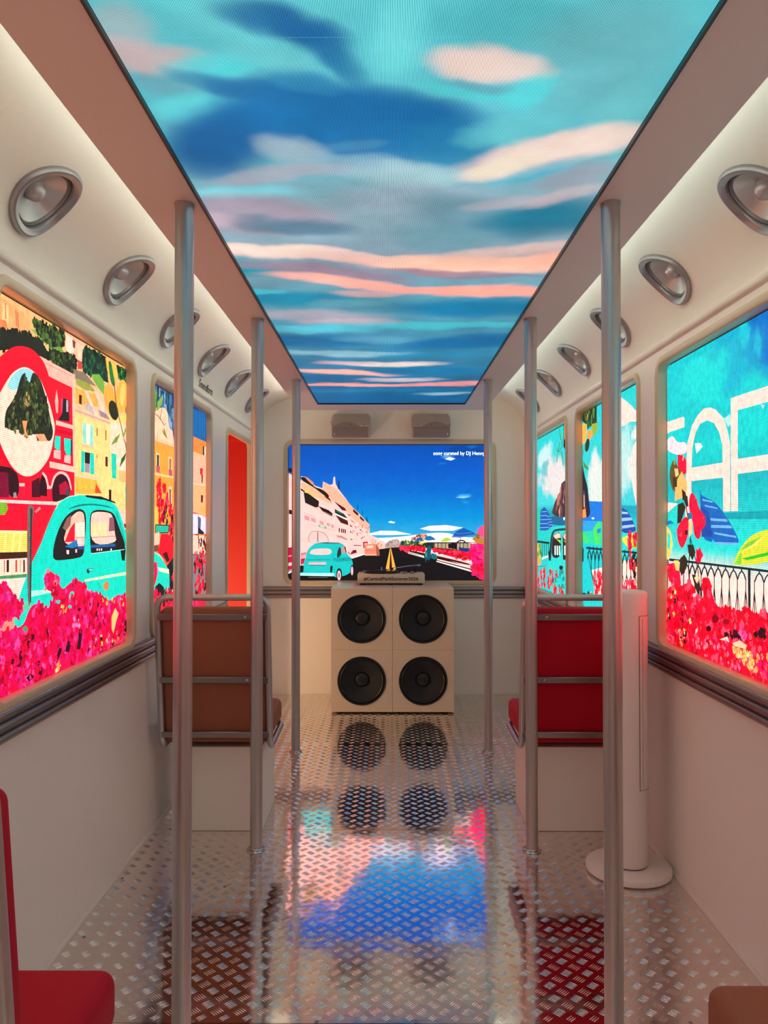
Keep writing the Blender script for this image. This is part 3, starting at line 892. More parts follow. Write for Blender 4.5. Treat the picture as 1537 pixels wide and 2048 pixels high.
for q in (((125,400),(95,560),(105,490)), ((170,430),(205,540),(180,500)), ((160,430),(155,500),(150,470))): A.p((120,130,50), q[0],(q[0][0]-5,q[0][1]+60),q[1],(q[2][0]+14,q[2][1]))
for x, y in ((100,660),(212,695)):
    A.p((255,190,140), (x,y),(x+33,y+10),(x+33,y+185),(x,y+175)); A.p((35,60,40) if x < 150 else (170,100,80), (x+8,y+18),(x+27,y+24),(x+25,y+130),(x+8,y+122)); A.p((180,80,100), (x+2,y+115),(x+34,y+125),(x+34,y+185),(x+2,y+175))
A.p((255,185,130), (60,838),(290,885),(290,902),(60,858)); A.p((255,190,140), (212,968),(243,975),(243,1140),(212,1140)); A.p((150,80,70), (220,990),(236,994),(236,1120),(220,1120))
A.p((255,180,60), (60,1160),(130,1150),(130,1320),(60,1320))
for reg, n in (([(110,940),(130,900),(146,1000),(150,1120),(108,1130)], 26), ([(158,960),(172,940),(184,1000),(168,1030)], 8), ([(120,1160),(200,1040),(215,1100),(160,1300),(125,1310)], 40), ([(200,1130),(300,1130),(480,1150),(480,1420),(300,1420),(220,1300)], 110), ([(200,1330),(290,1300),(290,1480),(240,1500)], 50)):
    A.scatter(reg, n, REDS + [(210,20,60)], 0.018)
A.scatter([(150,1150),(200,1150),(200,1320),(160,1320)], 16, DARKS + [(30,70,50)], 0.013); A.scatter([(210,1250),(300,1250),(480,1300),(480,1500),(250,1500)], 50, DARKS, 0.018)
A.p((15,40,40), (84,1312),(216,1320),(206,1395),(84,1398)); A.p((25,175,145), (90,1322),(208,1328),(200,1385),(90,1388))
A.p((252,185,150), (50,1400),(120,1385),(130,1490),(50,1512)); A.p((120,60,50), (50,1512),(115,1500),(115,1560),(50,1560))
A.p((245,10,32), (135,1400),(200,1400),(250,1480),(262,1600),(205,1665),(110,1570)); A.p((60,10,20), (150,1580),(190,1560),(215,1640),(190,1660))
A.p((30,20,22), (190,1690),(290,1560),(480,1500),(480,2000),(230,1950),(200,1800)); A.scatter([(200,1680),(290,1560),(480,1520),(480,1950),(250,1950)], 90, DARKS + REDS + [(20,90,80)], 0.020)
A.p((22,205,180), (50,1555),(130,1590),(180,1690),(212,1735),(214,1850),(205,1960),(50,1960)); A.p((190,225,195), (60,1560),(125,1590),(165,1660),(120,1600)); A.p((230,225,180), (105,1705),(208,1722),(208,1765),(120,1740))
A.p((25,20,22), (74,1965),(80,1885),(120,1845),(160,1885),(168,1960))
A.p((245,25,90), (50,1650),(98,1660),(104,1760),(80,1860),(50,1920)); A.scatter([(50,1650),(98,1660),(104,1760),(50,1900)], 22, MAG, 0.014)
A.scatter([(40,1920),(480,1880),(480,2060),(40,2060)], 110, MAG + ORNG + DARKS, 0.016)
A.p((10,92,155), (400,240),(560,320),(560,575),(400,500)); 
for k in range(9): A.line((30,110,170) if k % 2 else (8,70,130), 5, (475+k*8, 290), (475+k*8, 555))
A.p((250,125,52), (400,500),(560,572),(560,700),(400,640)); A.p((252,170,135), (400,640),(560,700),(560,960),(400,940)); A.p((250,165,110), (400,940),(560,960),(560,1230),(400,1200))
A.line((255,200,170), 8, (400,940), (560,962)); A.p((30,70,50), (514,600),(530,604),(530,686),(514,680)); A.p((230,225,200), (531,606),(541,609),(541,690),(531,686))
A.p((215,20,40), (490,800),(516,806),(512,865),(490,858)); A.p((110,20,30), (503,858),(516,862),(514,940),(503,930)); A.p((80,30,40), (498,1045),(518,1050),(515,1118),(498,1112))
A.p((232,205,235), (400,1210),(560,1240),(560,1400),(400,1400)); A.p((250,160,90), (490,1150),(560,1160),(560,1260),(500,1230)); A.p((70,90,110), (470,1235),(498,1260),(495,1360),(470,1400)); A.p((25,20,30), (475,1340),(530,1390),(520,1405),(470,1400))
A.p((235,190,165), (400,1410),(560,1420),(560,1590),(400,1580)); A.scatter([(470,1420),(560,1430),(560,1540),(470,1540)], 26, DARKS + [(250,220,200),(240,60,60)], 0.016)
A.p((120,115,120), (400,1590),(560,1590),(560,2000),(400,2000)); A.scatter([(440,1570),(560,1570),(560,1980),(440,1980)], 90, REDS + DARKS + [(120,115,120)], 0.022)
ART_L2 = A

# ------------------------------------------------------------------ right, first window: big lettering over the sea
A = Art(rect_w(1), on_x(XSR))
A.base(blobs(grad([(0.9, (245, 20, 50)), (1.2, (255, 200, 190)), (1.3, (35, 205, 195)), (1.55, (15, 165, 172)), (1.7, (15, 195, 190)), (2.1, (15, 180, 190))]),
             [(2.3, 2.05, 0.30, 0.22, (5, 95, 175), 0.95), (2.62, 1.98, 0.22, 0.12, (10, 150, 185), 0.7), (2.55, 2.05, 0.05, 0.05, (25, 190, 200), 0.7), (2.45, 2.0, 0.03, 0.06, (25, 180, 200), 0.6),
              (2.9, 1.93, 0.2, 0.08, (15, 200, 195), 0.8), (2.9, 1.80, 0.25, 0.08, (10, 175, 180), 0.6), (2.4, 1.35, 0.4, 0.05, (25, 205, 195), 0.7)], warp=0.08), 110, 90)
A.cr(1320, 640, 5.687)
PE = (248, 204, 188)
A.p((225,205,210), (70,1380),(150,1300),(200,1400),(300,1380),(330,1500),(210,1545),(70,1480)); A.p((215,215,220), (400,1400),(470,1400),(490,1440),(420,1520)); A.p((170,215,215), (735,1120),(800,1070),(815,1180),(780,1220)); A.p((150,215,215), (1150,960),(1200,960),(1180,1020))
A.p(PE, (60,1170),(270,1100),(285,1120),(280,1220),(120,1272),(60,1310))
arch_o = [(290,2300),(300,1800),(318,1400),(370,1200),(430,1090),(500,1010),(570,995),(640,1020),(730,1120),(780,1280),(802,1420),(802,1640)]
arch_i = [(365,2300),(360,1800),(372,1450),(410,1280),(460,1180),(540,1140),(620,1170),(680,1280),(715,1420),(720,1640)]
no, ni = len(arch_o), len(arch_i)
for k in range(no - 1):
    a, b = arch_o[k], arch_o[k+1]
    ia, ib = int(round(k*(ni-1)/(no-1))), int(round((k+1)*(ni-1)/(no-1)))
    A.p(PE, a, b, arch_i[ib], arch_i[ia]) if ia != ib else A.p(PE, a, b, arch_i[ia])
A.p(PE, (355,1682),(725,1620),(725,1792),(355,1832)); A.p(PE, (720,1600),(802,1600),(804,2175),(727,2178))
A.k(PE, (1500,660),(1800,560),(1800,760),(1590,820),(1590,1480),(1800,1450),(1800,1640),(1590,1670),(1592,2130),(1500,2150)); A.k(PE, (812,890),(1400,694),(1400,884),(890,1025),(890,1580),(1400,1505),(1400,1685),(890,1750),(893,2172),(815,2174))
A.cr(1320, 980, 5.12)
A.p((10,150,160), (640,236),(1640,180),(1640,288),(690,292)); A.line((20,120,140), 5, (690,293), (1640,288))
A.p(PE, (60,125),(190,140),(60,250)); A.p((30,200,190), (60,250),(210,140),(240,330),(60,350)); A.p((20,110,170), (60,330),(110,310),(150,340),(60,360))
A.p((20,92,172), (415,30),(440,60),(580,130),(660,240),(740,360),(812,500),(812,556),(560,542),(545,490),(540,545),(430,490),(420,150))
A.p((15,70,150), (420,160),(500,220),(545,480),(430,480))
for q in (((520,288),(690,298),(700,326),(525,314)), ((530,358),(735,364),(745,392),(530,386)), ((560,430),(780,470),(792,492),(565,452)), ((570,532),(800,540),(808,560),(580,560)), ((460,150),(590,180),(600,195),(470,170)), ((440,90),(540,115),(550,130),(440,110))): A.p((105,165,215), *q)
A.line((20,70,120), 7, (420,0), (424,50))
A.p((205,205,50), (750,770),(800,640),(900,500),(1000,430),(1160,395),(1320,420),(1450,500),(1540,660),(1400,690),(1160,722),(1000,765),(850,768)); A.p((40,180,40), (840,702),(1160,625),(1400,600),(1400,630),(1160,662),(900,718)); A.p((235,215,90), (840,650),(960,520),(1100,450),(1000,560)); A.p((120,190,50), (830,620),(900,540),(1060,470),(940,570))
A.p((120,200,50), (770,760),(830,640),(850,660),(830,760))
A.p((250,210,194), (270,850),(560,845),(720,880),(900,920),(1160,980),(1640,1060),(1640,1500),(1160,1300),(450,1200),(270,1000))
BK = (15, 38, 40)
A.p(BK, (100,700),(400,735),(1640,882),(1640,910),(400,757),(100,725))
xs = [250, 310, 365, 430, 495, 565, 640, 720, 802, 888]
def arch_row(xs, top, bot, w):
    for k, (x0, x1) in enumerate(zip(xs[:-1], xs[1:])):
        xm = (x0+x1)/2; t = top(xm)
        A.line(BK, w*1.5, (x0, t+105), (x0+(xm-x0)*0.45, t+45), (xm, t+15), (x0+(x1-x0)*0.78, t+45), (x1, t+108)); A.line(BK, w*1.4, (xm, t-20), (xm, t+20))
    for x in xs: A.line(BK, w, (x, top(x)+95), (x, bot(x)))
    for x in xs: A.line(BK, w*0.8, (x, top(x)+200), (x-20, bot(x))); A.line(BK, w*0.8, (x, top(x)+200), (x+20, bot(x)))
arch_row(xs, lambda x: 765 + (x-430)*0.118, lambda x: 1230, 9); arch_row([980, 1075, 1170, 1270, 1375, 1485, 1600], lambda x: 765 + (x-430)*0.118, lambda x: 1270 + max(0, x-1170)*.2, 9)
A.p(BK, (913,800),(940,803),(942,1230),(916,1230))
# vine
A.line((40,30,20), 9, (240,-60), (270,110), (300,300), (325,450), (318,600), (305,800), (310,960)); A.line((40,30,20), 8, (320,480), (360,640), (400,820), (430,1060)); A.line((50,30,20), 7, (90,700), (120,900), (160,1150), (190,1300))
for q in ([(310,80),(340,15),(385,80),(410,190),(470,260),(482,370),(430,412),(430,480),(400,512),(360,460),(350,330),(310,210)], [(190,380),(250,290),(300,270),(310,400),(290,510),(240,612),(200,540),(185,450)], [(385,620),(430,600),(452,660),(430,742),(388,740)], [(70,760),(210,740),(232,960),(200,1000),(110,930)]):
    A.p((228,16,52), *q); A.scatter(q, 16, REDS + [(235,20,80)], 0.008)
A.p((25,110,150), (300,235),(345,230),(350,290),(310,305)); A.p((250,190,130), (310,310),(350,320),(345,440),(320,490)); A.p((60,20,20), (275,410),(305,410),(300,460),(272,455))
for q in ([(200,150),(255,125),(282,180),(232,330),(195,345)], [(300,560),(360,560),(382,640),(352,722),(310,640)], [(225,700),(270,660),(300,720),(290,800),(240,882),(218,820)], [(345,860),(400,880),(432,1000),(420,1112),(380,1000)], [(250,60),(300,60),(312,170),(285,170)], [(95,1160),(150,1140),(165,1330),(130,1400),(100,1280)], [(175,1110),(230,1120),(262,1260),(215,1370),(190,1250)]): A.p((42,34,24), *q)
for q in ([(70,340),(130,430),(152,560),(110,705),(70,720)], [(160,720),(210,720),(215,830),(180,820)], [(215,1240),(240,1230),(260,1330),(225,1350)]): A.p((228,196,100), *q)
A.p((40,200,185), (95,430),(125,470),(120,600),(95,600)); A.p((250,205,150), (370,900),(400,960),(420,900),(400,870))
A.cr(1320, 640, 5.687)
A.p((228,16,52), (222,1530),(290,1540),(322,1600),(322,1740),(290,1762),(222,1690)); A.line((255,210,200), 8, (290,1540), (280,1600))
A.p((95,74,34), (130,1700),(180,1560),(222,1680),(260,1700),(272,1850),(212,1952),(160,1940),(130,1800)); A.p((232,172,95), (195,1850),(270,1720),(332,1850),(320,2000),(190,2060)); A.p((240,190,120), (185,1690),(225,1690),(235,1760),(200,1790)); A.p((60,45,25), (165,1780),(215,1790),(215,1900),(170,1900)); A.p((120,150,60), (175,1600),(195,1570),(195,1650),(175,1640))
A.p((45,35,22), (270,1920),(310,1960),(330,2040),(280,2050))
A.cr(1320, 980, 5.12)
FLR = [(70,980),(210,1000),(340,925),(400,1080),(470,1130),(455,950),(540,940),(552,1060),(600,1200),(720,1210),(800,1262),(930,1205),(1000,1275),(1160,1250),(1300,1330),(1450,1290),(1640,1380),(1640,2300),(1160,2060),(60,1530)]
A.p((242,6,42), *FLR); A.scatter(FLR, 760, REDS, 0.018)
A.ell((120,0,20), 590,1320, 34,44); A.ell((140,5,25), 700,1350, 34,30); A.ell((60,0,10), 520,1420, 26,30)
A.scatter([(680,1480),(860,1430),(860,1520),(700,1500)], 30, DARKS, 0.009); A.scatter([(990,1470),(1100,1420),(1110,1500),(1000,1500)], 22, DARKS, 0.009)
A.scatter([(80,1040),(230,1000),(340,1340),(260,1560),(80,1440)], 60, DARKS + REDS + ORNG, 0.010)
A.p((250,205,170), (640,1530),(720,1500),(740,1560),(700,1545)); A.p((252,190,150), (770,1570),(850,1540),(920,1590),(910,1630),(800,1600))
A.scatter([(750,1600),(900,1640),(1010,1700),(970,1860),(880,1760)], 50, [(240,190,90),(235,150,90),(250,210,130)], 0.009)
A.scatter([(850,1400),(920,1460),(900,1560),(860,1500)], 12, [(245,60,130),(250,90,150)], 0.010); A.scatter([(230,1400),(300,1400),(300,1560),(240,1600)], 16, ORNG + DARKS, 0.008)
A.scatter([(300,1500),(700,1500),(900,1900),(500,1700)], 40, [(255,90,140),(255,120,120),(250,40,100)], 0.008); A.scatter([(990,1680),(1160,1700),(1160,1900),(1000,1850)], 20, [(235,20,90),(245,150,90)], 0.010)
A.p((255,190,180), (400,1430),(425,1410),(420,1450),(400,1470)); A.scatter([(350,1040),(420,1080),(450,1130),(400,1120)], 6, [(255,200,200)], 0.006)
ART_R1 = A

# ------------------------------------------------------------------ right, second window
A = Art(rect_w(2), on_x(XSR))
A.base(blobs(grad([(0.9, (30, 190, 190)), (1.35, (30, 205, 195)), (1.46, (20, 150, 180)), (1.5, (60, 190, 195)), (2.1, (25, 190, 190))]),
             [(4.35, 1.62, 0.22, 0.12, (215, 220, 205), 0.9), (4.45, 1.75, 0.12, 0.12, (220, 215, 205), 0.9), (4.0, 1.70, 0.3, 0.2, (190, 215, 210), 0.8), (4.02, 1.94, 0.14, 0.07, (240, 202, 192), 0.9), (3.68, 1.80, 0.06, 0.04, (235, 215, 215), 0.8), (3.8, 1.62, 0.08, 0.04, (220, 220, 215), 0.7)], warp=0.1), 80, 80)
A.cr(1000, 780, 4.552)
A.p((242,202,190), (1040,20),(1110,70),(1180,120),(1255,205),(1330,260),(1260,290),(1180,285),(1130,330),(1080,335),(1030,300)); A.p((150,212,208), (1120,380),(1160,370),(1190,430),(1150,450)); A.p((170,215,210), (1080,490),(1130,560),(1180,700),(1150,690),(1090,590)); A.p((200,212,206), (1140,640),(1200,600),(1210,720),(1160,730))
A.p((246,204,192), (1330,400),(1255,440),(1212,520),(1196,650),(1200,800),(1222,950),(1250,1065),(1330,1180),(1330,1080),(1265,990),(1242,800),(1238,650),(1260,550),(1330,480))
A.p((20,112,205), (800,1010),(1000,1020),(1000,1210),(730,1205),(730,1120)); A.p((15,150,170), (1000,1045),(1330,1060),(1330,1130),(1000,1120))
A.p((34,30,40), (725,610),(750,640),(772,780),(802,880),(812,1000),(832,1160),(725,1172)); A.p((250,140,80), (742,1100),(782,1075),(790,1160),(742,1166)); A.p((60,60,90), (760,900),(780,930),(785,1080),(765,1060)); A.p((245,170,120), (765,950),(772,960),(775,1070),(766,1070))
A.p((255,255,250), (838,1160),(862,1162),(858,1176),(840,1174))
A.p((30,200,150), (730,1190),(1000,1200),(1000,1430),(730,1380)); A.p((40,150,220), (730,1190),(900,1200),(860,1280),(740,1290)); A.p((70,205,90), (745,1270),(800,1350),(830,1440),(790,1440),(760,1340)); A.p((70,205,90), (850,1260),(905,1190),(920,1300),(905,1420),(870,1430)); A.p((20,130,210), (885,1270),(920,1255),(920,1300),(890,1305))
A.p((22,190,195), (730,1380),(1000,1430),(1000,1900),(730,1900))
A.p((30,50,30), (725,210),(885,140),(885,300),(820,335),(760,290)); A.scatter([(735,210),(880,150),(880,290),(760,280)], 14, [(30,50,30),(80,130,50),(230,170,70),(20,30,20)], 0.02, stretch=1.8)
A.p((252,165,62), (742,310),(795,308),(785,470),(742,505)); A.p((246,150,60), (798,375),(852,355),(842,430),(800,475)); A.p((140,160,52), (838,310),(895,295),(892,360),(850,432)); A.ell((38,44,26), 800,502, 18,62, 8); A.p((34,90,40), (790,280),(815,280),(830,330),(800,360))
A.line((90,110,50), 5, (785,480), (755,600), (748,680)); A.p((70,130,50), (758,645),(812,715),(806,730),(770,700))
A.p((22,72,152), (1060,1060),(1150,1080),(1200,1160),(1242,1250),(1242,1292),(1120,1312),(1060,1200))
for q in (((1110,1105),(1165,1112),(1175,1130),(1112,1128)), ((1110,1165),(1200,1160),(1210,1185),(1115,1195)), ((1115,1235),(1225,1222),(1235,1245),(1118,1262))): A.p((150,180,222), *q)
A.p((212,212,62), (1110,1350),(1200,1310),(1330,1290),(1330,1440),(1180,1442),(1130,1390)); A.p((90,190,60), (1180,1420),(1330,1390),(1330,1420),(1200,1440))
A.p((250,210,194), (1000,1570),(1330,1530),(1330,1860),(1000,1860)); A.p((250,210,194), (840,1640),(1000,1600),(1000,1860),(860,1860))
A.p(BK, (790,1428),(1330,1482),(1330,1500),(790,1446)); arch_row([800, 838, 872, 905, 940, 975, 1010, 1048, 1085, 1123, 1162, 1200, 1240, 1280, 1320], lambda x: 1440 + (x-790)*0.1, lambda x: 1780, 6)
A.p((22,190,195), (730,1500),(800,1520),(850,1720),(880,1900),(730,1900))
A.p((25,26,30), (725,1360),(770,1450),(768,1560),(725,1590)); A.ell((25,24,28), 772,1880, 32,34); A.line((40,60,60), 6, (805,1480), (850,1700), (880,1850))
for q, n in (([(845,1700),(880,1645),(925,1660),(1090,1700),(1090,1900),(885,1900)], 90), ([(1080,1800),(1170,1740),(1330,1745),(1330,1900),(1080,1900)], 80), ([(1170,1340),(1195,1285),(1216,1400),(1210,1510),(1178,1490)], 18), ([(1230,1320),(1255,1320),(1255,1400),(1232,1390)], 8), ([(1195,1560),(1242,1590),(1240,1660),(1200,1640)], 12)): A.scatter(q, n, REDS, 0.018)
A.scatter([(1210,1480),(1260,1500),(1260,1700),(1225,1700)], 14, DARKS + [(90,110,50)], 0.014); A.scatter([(810,1830),(900,1840),(900,1900),(820,1900)], 14, DARKS + ORNG, 0.013)
ART_R2 = A

# ------------------------------------------------------------------ right, third window
A = Art(rect_w(3), on_x(XSR))
A.base(blobs(grad([(0.9, (30, 185, 190)), (1.35, (20, 190, 180)), (1.48, (10, 140, 150)), (1.55, (60, 195, 200)), (2.1, (25, 190, 190))]),
             [(5.6, 1.74, 0.55, 0.13, (212, 200, 198), 1.0), (5.3, 1.68, 0.35, 0.13, (212, 202, 198), 0.9), (5.85, 1.92, 0.3, 0.08, (200, 215, 215), 0.8), (5.85, 1.80, 0.16, 0.05, (40, 170, 175), 0.8), (5.95, 1.72, 0.10, 0.04, (90, 190, 195), 0.8)], warp=0.09), 70, 70)
A.cr(1060, 840, 5.69)
A.p((66,48,48), (245,1095),(270,980),(310,880),(348,825),(355,722),(415,680),(520,600),(520,1120)); A.scatter([(255,1080),(280,980),(350,830),(420,720),(430,1090)], 60, [(66,48,48),(150,90,80),(200,120,100),(40,34,40),(30,40,40)], 0.022, stretch=1.8)
A.p((16,92,132), (245,1095),(520,1115),(520,1215),(245,1190)); A.p((250,250,245), (385,1110),(402,1105),(400,1140),(388,1140))
A.p((22,82,162), (165,975),(200,1030),(250,1120),(282,1190),(200,1262),(110,1252),(30,1240),(100,1080))
for k in range(5): A.line((110,170,215), 9, (135-k*5, 1045+k*45), (195+k*6, 1042+k*45)); A.line((110,170,215), 8, (200+k*6, 1100+k*32), (240+k*9, 1095+k*32))
A.p((30,190,150), (30,1020),(125,1000),(118,1250),(30,1260)); A.p(BK, (20,1362),(520,1425),(520,1450),(20,1385))
for x in range(60, 240, 22): A.line(BK, 5, (x, 1385), (x, 1545))
A.p((255,225,205), (150,1560),(215,1540),(215,1560),(140,1590))
A.p((30,200,190), (205,1620),(225,1400),(250,1250),(300,1212),(520,1180),(520,1990),(205,1990))
A.p((18,60,62), (215,1600),(232,1400),(252,1270),(300,1235),(520,1225),(520,1250),(300,1262),(272,1290),(256,1420),(245,1600))
A.p((24,26,28), (250,1570),(258,1400),(272,1310),(310,1280),(352,1282),(362,1330),(355,1570)); A.p((24,26,28), (382,1590),(378,1330),(395,1285),(520,1270),(520,1600))
A.p((250,190,172), (275,1318),(312,1288),(350,1292),(356,1340),(290,1350)); A.p((250,190,172), (385,1330),(398,1292),(520,1285),(520,1380),(400,1360)); A.p((150,200,60), (300,1350),(356,1370),(356,1410)); A.p((205,205,70), (388,1370),(430,1390),(430,1420))
for x in (285, 310, 335, 395, 415): A.p((210,235,225), (x,1430),(x+14,1430),(x+14,1540),(x,1535))
A.p((24,26,28), (215,1500),(240,1470),(245,1600),(220,1600)); A.ell((24,26,28), 360,1680, 22,24); A.line((24,40,40), 4, (90,1665), (185,1665))
A.scatter([(40,1420),(130,1420),(150,1560),(60,1570)], 22, [(60,130,60),(150,170,60),(240,190,60)], 0.022); A.p((250,155,60), (90,1560),(122,1560),(132,1640),(98,1655))
for q, n in (([(20,1640),(120,1700),(180,1790),(200,1900),(20,1880)], 60), ([(205,1780),(260,1690),(275,1800),(260,1890),(210,1870)], 26), ([(340,1930),(372,1880),(400,1995),(345,1985)], 14), ([(150,1700),(180,1700),(190,1790),(160,1760)], 8), ([(200,1880),(330,1900),(330,1980),(260,1960)], 16), ([(290,1730),(320,1720),(320,1790),(300,1790)], 6)): A.scatter(q, n, REDS, 0.020)
A.scatter([(180,1760),(400,1700),(400,1930),(260,1900)], 34, [(20,110,120),(150,110,60),(40,70,90),(60,160,170)], 0.016)
A.p((250,170,70), (402,50),(520,20),(520,220),(402,215)); A.p((40,60,30), (398,50),(408,50),(408,240),(398,240)); A.ell((30,36,24), 412,275, 16,52)
for q in (((345,90),(350,90),(372,230),(362,230)), ((350,250),(356,250),(340,360),(330,360)), ((375,250),(385,190),(386,250),(372,320)), ((322,390),(330,390),(325,470),(316,480)), ((368,360),(376,350),(398,520),(390,510)), ((315,320),(320,320),(338,370),(330,368))): A.p((90,120,40), *q)
A.line((70,70,30), 5, (395,285), (335,370))
ART_R3 = A

# ------------------------------------------------------------------ end wall: seaside road
A = Art((END_OPEN[0] + 0.004, END_OPEN[1] - 0.004, END_OPEN[2] + 0.003, END_OPEN[3] - 0.006), on_y(YSE))
A.base(blobs(grad([(0.93, (20, 18, 20)), (1.15, (225, 235, 240)), (1.22, (190, 225, 235)), (1.28, (50, 180, 226)), (1.45, (0, 150, 222)), (1.65, (0, 112, 212)), (1.85, (0, 92, 204)), (2.08, (0, 80, 180))]),
             [(0.66, 2.0, 0.2, 0.05, (5, 60, 140), 0.6), (0.5, 1.955, 0.05, 0.012, (110, 180, 235), 0.8), (0.45, 1.90, 0.04, 0.01, (20, 130, 220), 0.8), (0.63, 1.63, 0.07, 0.012, (80, 190, 235), 0.8), (0.64, 1.585, 0.04, 0.01, (30, 160, 230), 0.7), (0.70, 2.04, 0.04, 0.012, (20, 120, 200), 0.8)], warp=0.012, wscale=12), 120, 90)
A.cr(540, 780, 3.202)
A.p((235,240,250), (1120,442),(1150,430),(1190,440),(1160,452)); A.p((150,215,240), (1190,688),(1240,680),(1282,684),(1240,694)); A.p((235,240,245), (758,848),(775,838),(806,848),(790,854))
A.cr(770, 1020, 6.986)
A.p((245,228,238), (490,262),(620,222),(860,210),(1095,245),(960,290),(640,292)); A.p((240,240,245), (-220,330),(-60,290),(150,292),(380,340),(100,350),(-200,350)); A.p((250,236,240), (-300,400),(200,380),(640,318),(900,318),(1050,380),(1500,392),(1500,470),(-300,470))
A.p((190,162,156), (-120,520),(0,480),(60,430),(130,410),(190,405),(215,460),(235,505),(100,535),(-120,535)); A.scatter([(0,500),(60,435),(190,410),(220,500)], 30, [(190,162,156),(160,130,125),(215,190,180)], 0.012, stretch=0.6)
A.cr(570, 900, 7.319)
A.k((255,214,204), (30,320),(110,370),(235,450),(240,385),(300,392),(400,462),(440,522),(550,560),(560,460),(660,512),(705,500),(712,400),(735,388),(745,500),(800,590),(900,720),(1000,860),(1080,920),(1170,1020),(1240,1090),(1245,1240),(1350,1285),(1470,1345),(1470,1450),(1380,1460),(1150,1510),(960,1580),(300,1700),(30,1700))
A.k((246,188,158), (560,470),(740,560),(1080,930),(1240,1100),(1235,1205),(1000,1000),(880,870),(700,740),(560,590)); A.p((246,192,150), (235,455),(450,560),(560,640),(700,760),(690,800),(490,700),(235,560))
A.p((232,200,130), (235,560),(330,570),(430,620),(492,705),(420,685),(300,622))
for q in ([(60,260),(110,280),(110,330),(60,320)], [(235,395),(290,392),(330,440),(400,500),(440,545),(550,575),(652,662),(640,705),(550,645),(450,565),(350,505),(240,440)], [(275,615),(350,640),(502,752),(492,835),(450,842),(298,772)], [(490,818),(640,880),(702,930),(690,975),(560,905)], [(60,870),(110,885),(105,945),(60,935)], [(235,560),(290,600),(290,620),(235,590)]): A.p((34,26,22), *q)
A.p((225,150,120), (290,392),(330,400),(415,470),(440,530),(390,500),(320,430))
for q in ([(720,750),(880,850),(905,892),(840,882)], [(1000,860),(1080,930),(1070,965),(1000,905)], [(1100,960),(1162,1022),(1158,1052),(1100,1002)], [(740,950),(920,1035),(932,1102),(820,1065)], [(920,930),(960,955),(955,970),(925,945)], [(560,640),(650,700),(690,760),(600,700)]): A.p((78,28,26), *q)
A.p((22,52,42), (730,862),(860,930),(920,1000),(820,972),(735,925)); A.p((250,240,235), (735,922),(912,1008),(908,1022),(732,936)); A.p((45,110,80), (760,880),(850,925),(840,940),(750,900))
for q in ([(288,950),(362,980),(362,1042),(288,1012)], [(384,985),(452,1010),(452,1065),(384,1042)], [(510,1030),(570,1055),(570,1102),(510,1078)], [(614,1060),(660,1078),(660,1122),(614,1105)], [(678,1085),(718,1100),(718,1148),(678,1130)]): A.p((226,160,160), *q)
A.line((220,150,150), 6, (285,920), (460,985)); A.line((225,165,160), 5, (330,1080), (740,1180)); A.line((225,165,160), 5, (300,780), (740,980))
A.p((200,158,150), (340,1375),(345,1250),(395,1185),(500,1182),(595,1215),(645,1300),(645,1365)); A.p((244,210,200), (352,1372),(358,1255),(402,1196),(500,1192),(588,1226),(633,1305),(634,1362)); A.p((150,122,115), (474,1196),(490,1198),(492,1345),(476,1345))
A.p((120,190,140), (495,1090),(606,1120),(606,1156),(495,1126)); A.p((235,225,205), (520,1104),(580,1120),(580,1138),(520,1122))
for x in (790, 824, 850, 876): A.p((66,22,24), (x,1140+(x-790)*.2),(x+17,1146+(x-790)*.2),(x+17,1206+(x-790)*.2),(x,1198+(x-790)*.2))
A.p((110,50,50), (810,1250),(880,1282),(880,1315),(822,1282)); A.p((215,150,150), (760,1240),(920,1300),(915,1320),(760,1270))
rr = random.Random(4)
for k in range(46):
    t = rr.random(); x = 950 + t*290; y = 1000 + t*110 + rr.random()*(330 - t*190); w = rr.uniform(8, 34)*(1-t*.4); h = rr.uniform(6, 26)*(1-t*.4)
    A.p(rr.choice([(120,40,40),(225,120,110),(240,150,120),(180,80,70)]), (x,y),(x+w,y+w*.45),(x+w,y+w*.45+h),(x,y+h))
for k in range(26):
    x = 1250 + rr.random()*200; y = 1290 + (x-1250)*.3 + rr.random()*80; A.p(rr.choice([(250,180,120),(245,150,120),(255,215,180),(210,120,110)]), (x,y),(x+16,y+4),(x+16,y+26),(x,y+22))
A.p((12,60,115), (780,440),(803,470),(803,592),(776,560)); A.p((12,80,130), (1060,800),(1070,800),(1074,880),(1058,860)); A.p((12,90,140), (1130,880),(1140,880),(1146,960),(1128,940)); A.p((12,90,140), (1190,970),(1200,970),(1230,1080),(1190,1040))
for q in ([(30,1440),(110,1430),(110,1640),(30,1660)], [(30,1700),(110,1690),(110,1740),(30,1760)]): A.p((205,22,62), *q)
A.line((245,200,205), 12, (30,1560), (110,1545)); A.line((30,15,20), 12, (30,1440), (110,1430)); A.p((235,170,175), (235,1500),(320,1490),(310,1560),(235,1580)); A.line((200,40,80), 10, (235,1530), (320,1510)); A.p((205,30,70), (235,1590),(300,1580),(280,1660),(235,1680))
RD = (24, 20, 22)
A.k(RD, (1390,1450),(1560,1430),(1700,1420),(3200,1740),(3200,1960),(20,1960),(20,1820),(235,1690),(960,1590))
A.k((250,205,205), (940,1440),(1050,1430),(1062,1500),(960,1530)); A.p((150,30,50), (975,1490),(1050,1472),(1055,1505),(965,1530)); A.p((60,20,30), (990,1470),(1045,1460),(1045,1485),(990,1495)); A.p((60,25,30), (1010,1390),(1120,1395),(1120,1405),(1010,1402))
A.p((250,215,210), (955,1550),(1165,1500),(1168,1512),(955,1568)); A.p((250,235,230), (965,1578),(1165,1522),(1168,1532),(985,1590)); A.p((250,235,230), (30,1800),(120,1760),(125,1775),(30,1825))
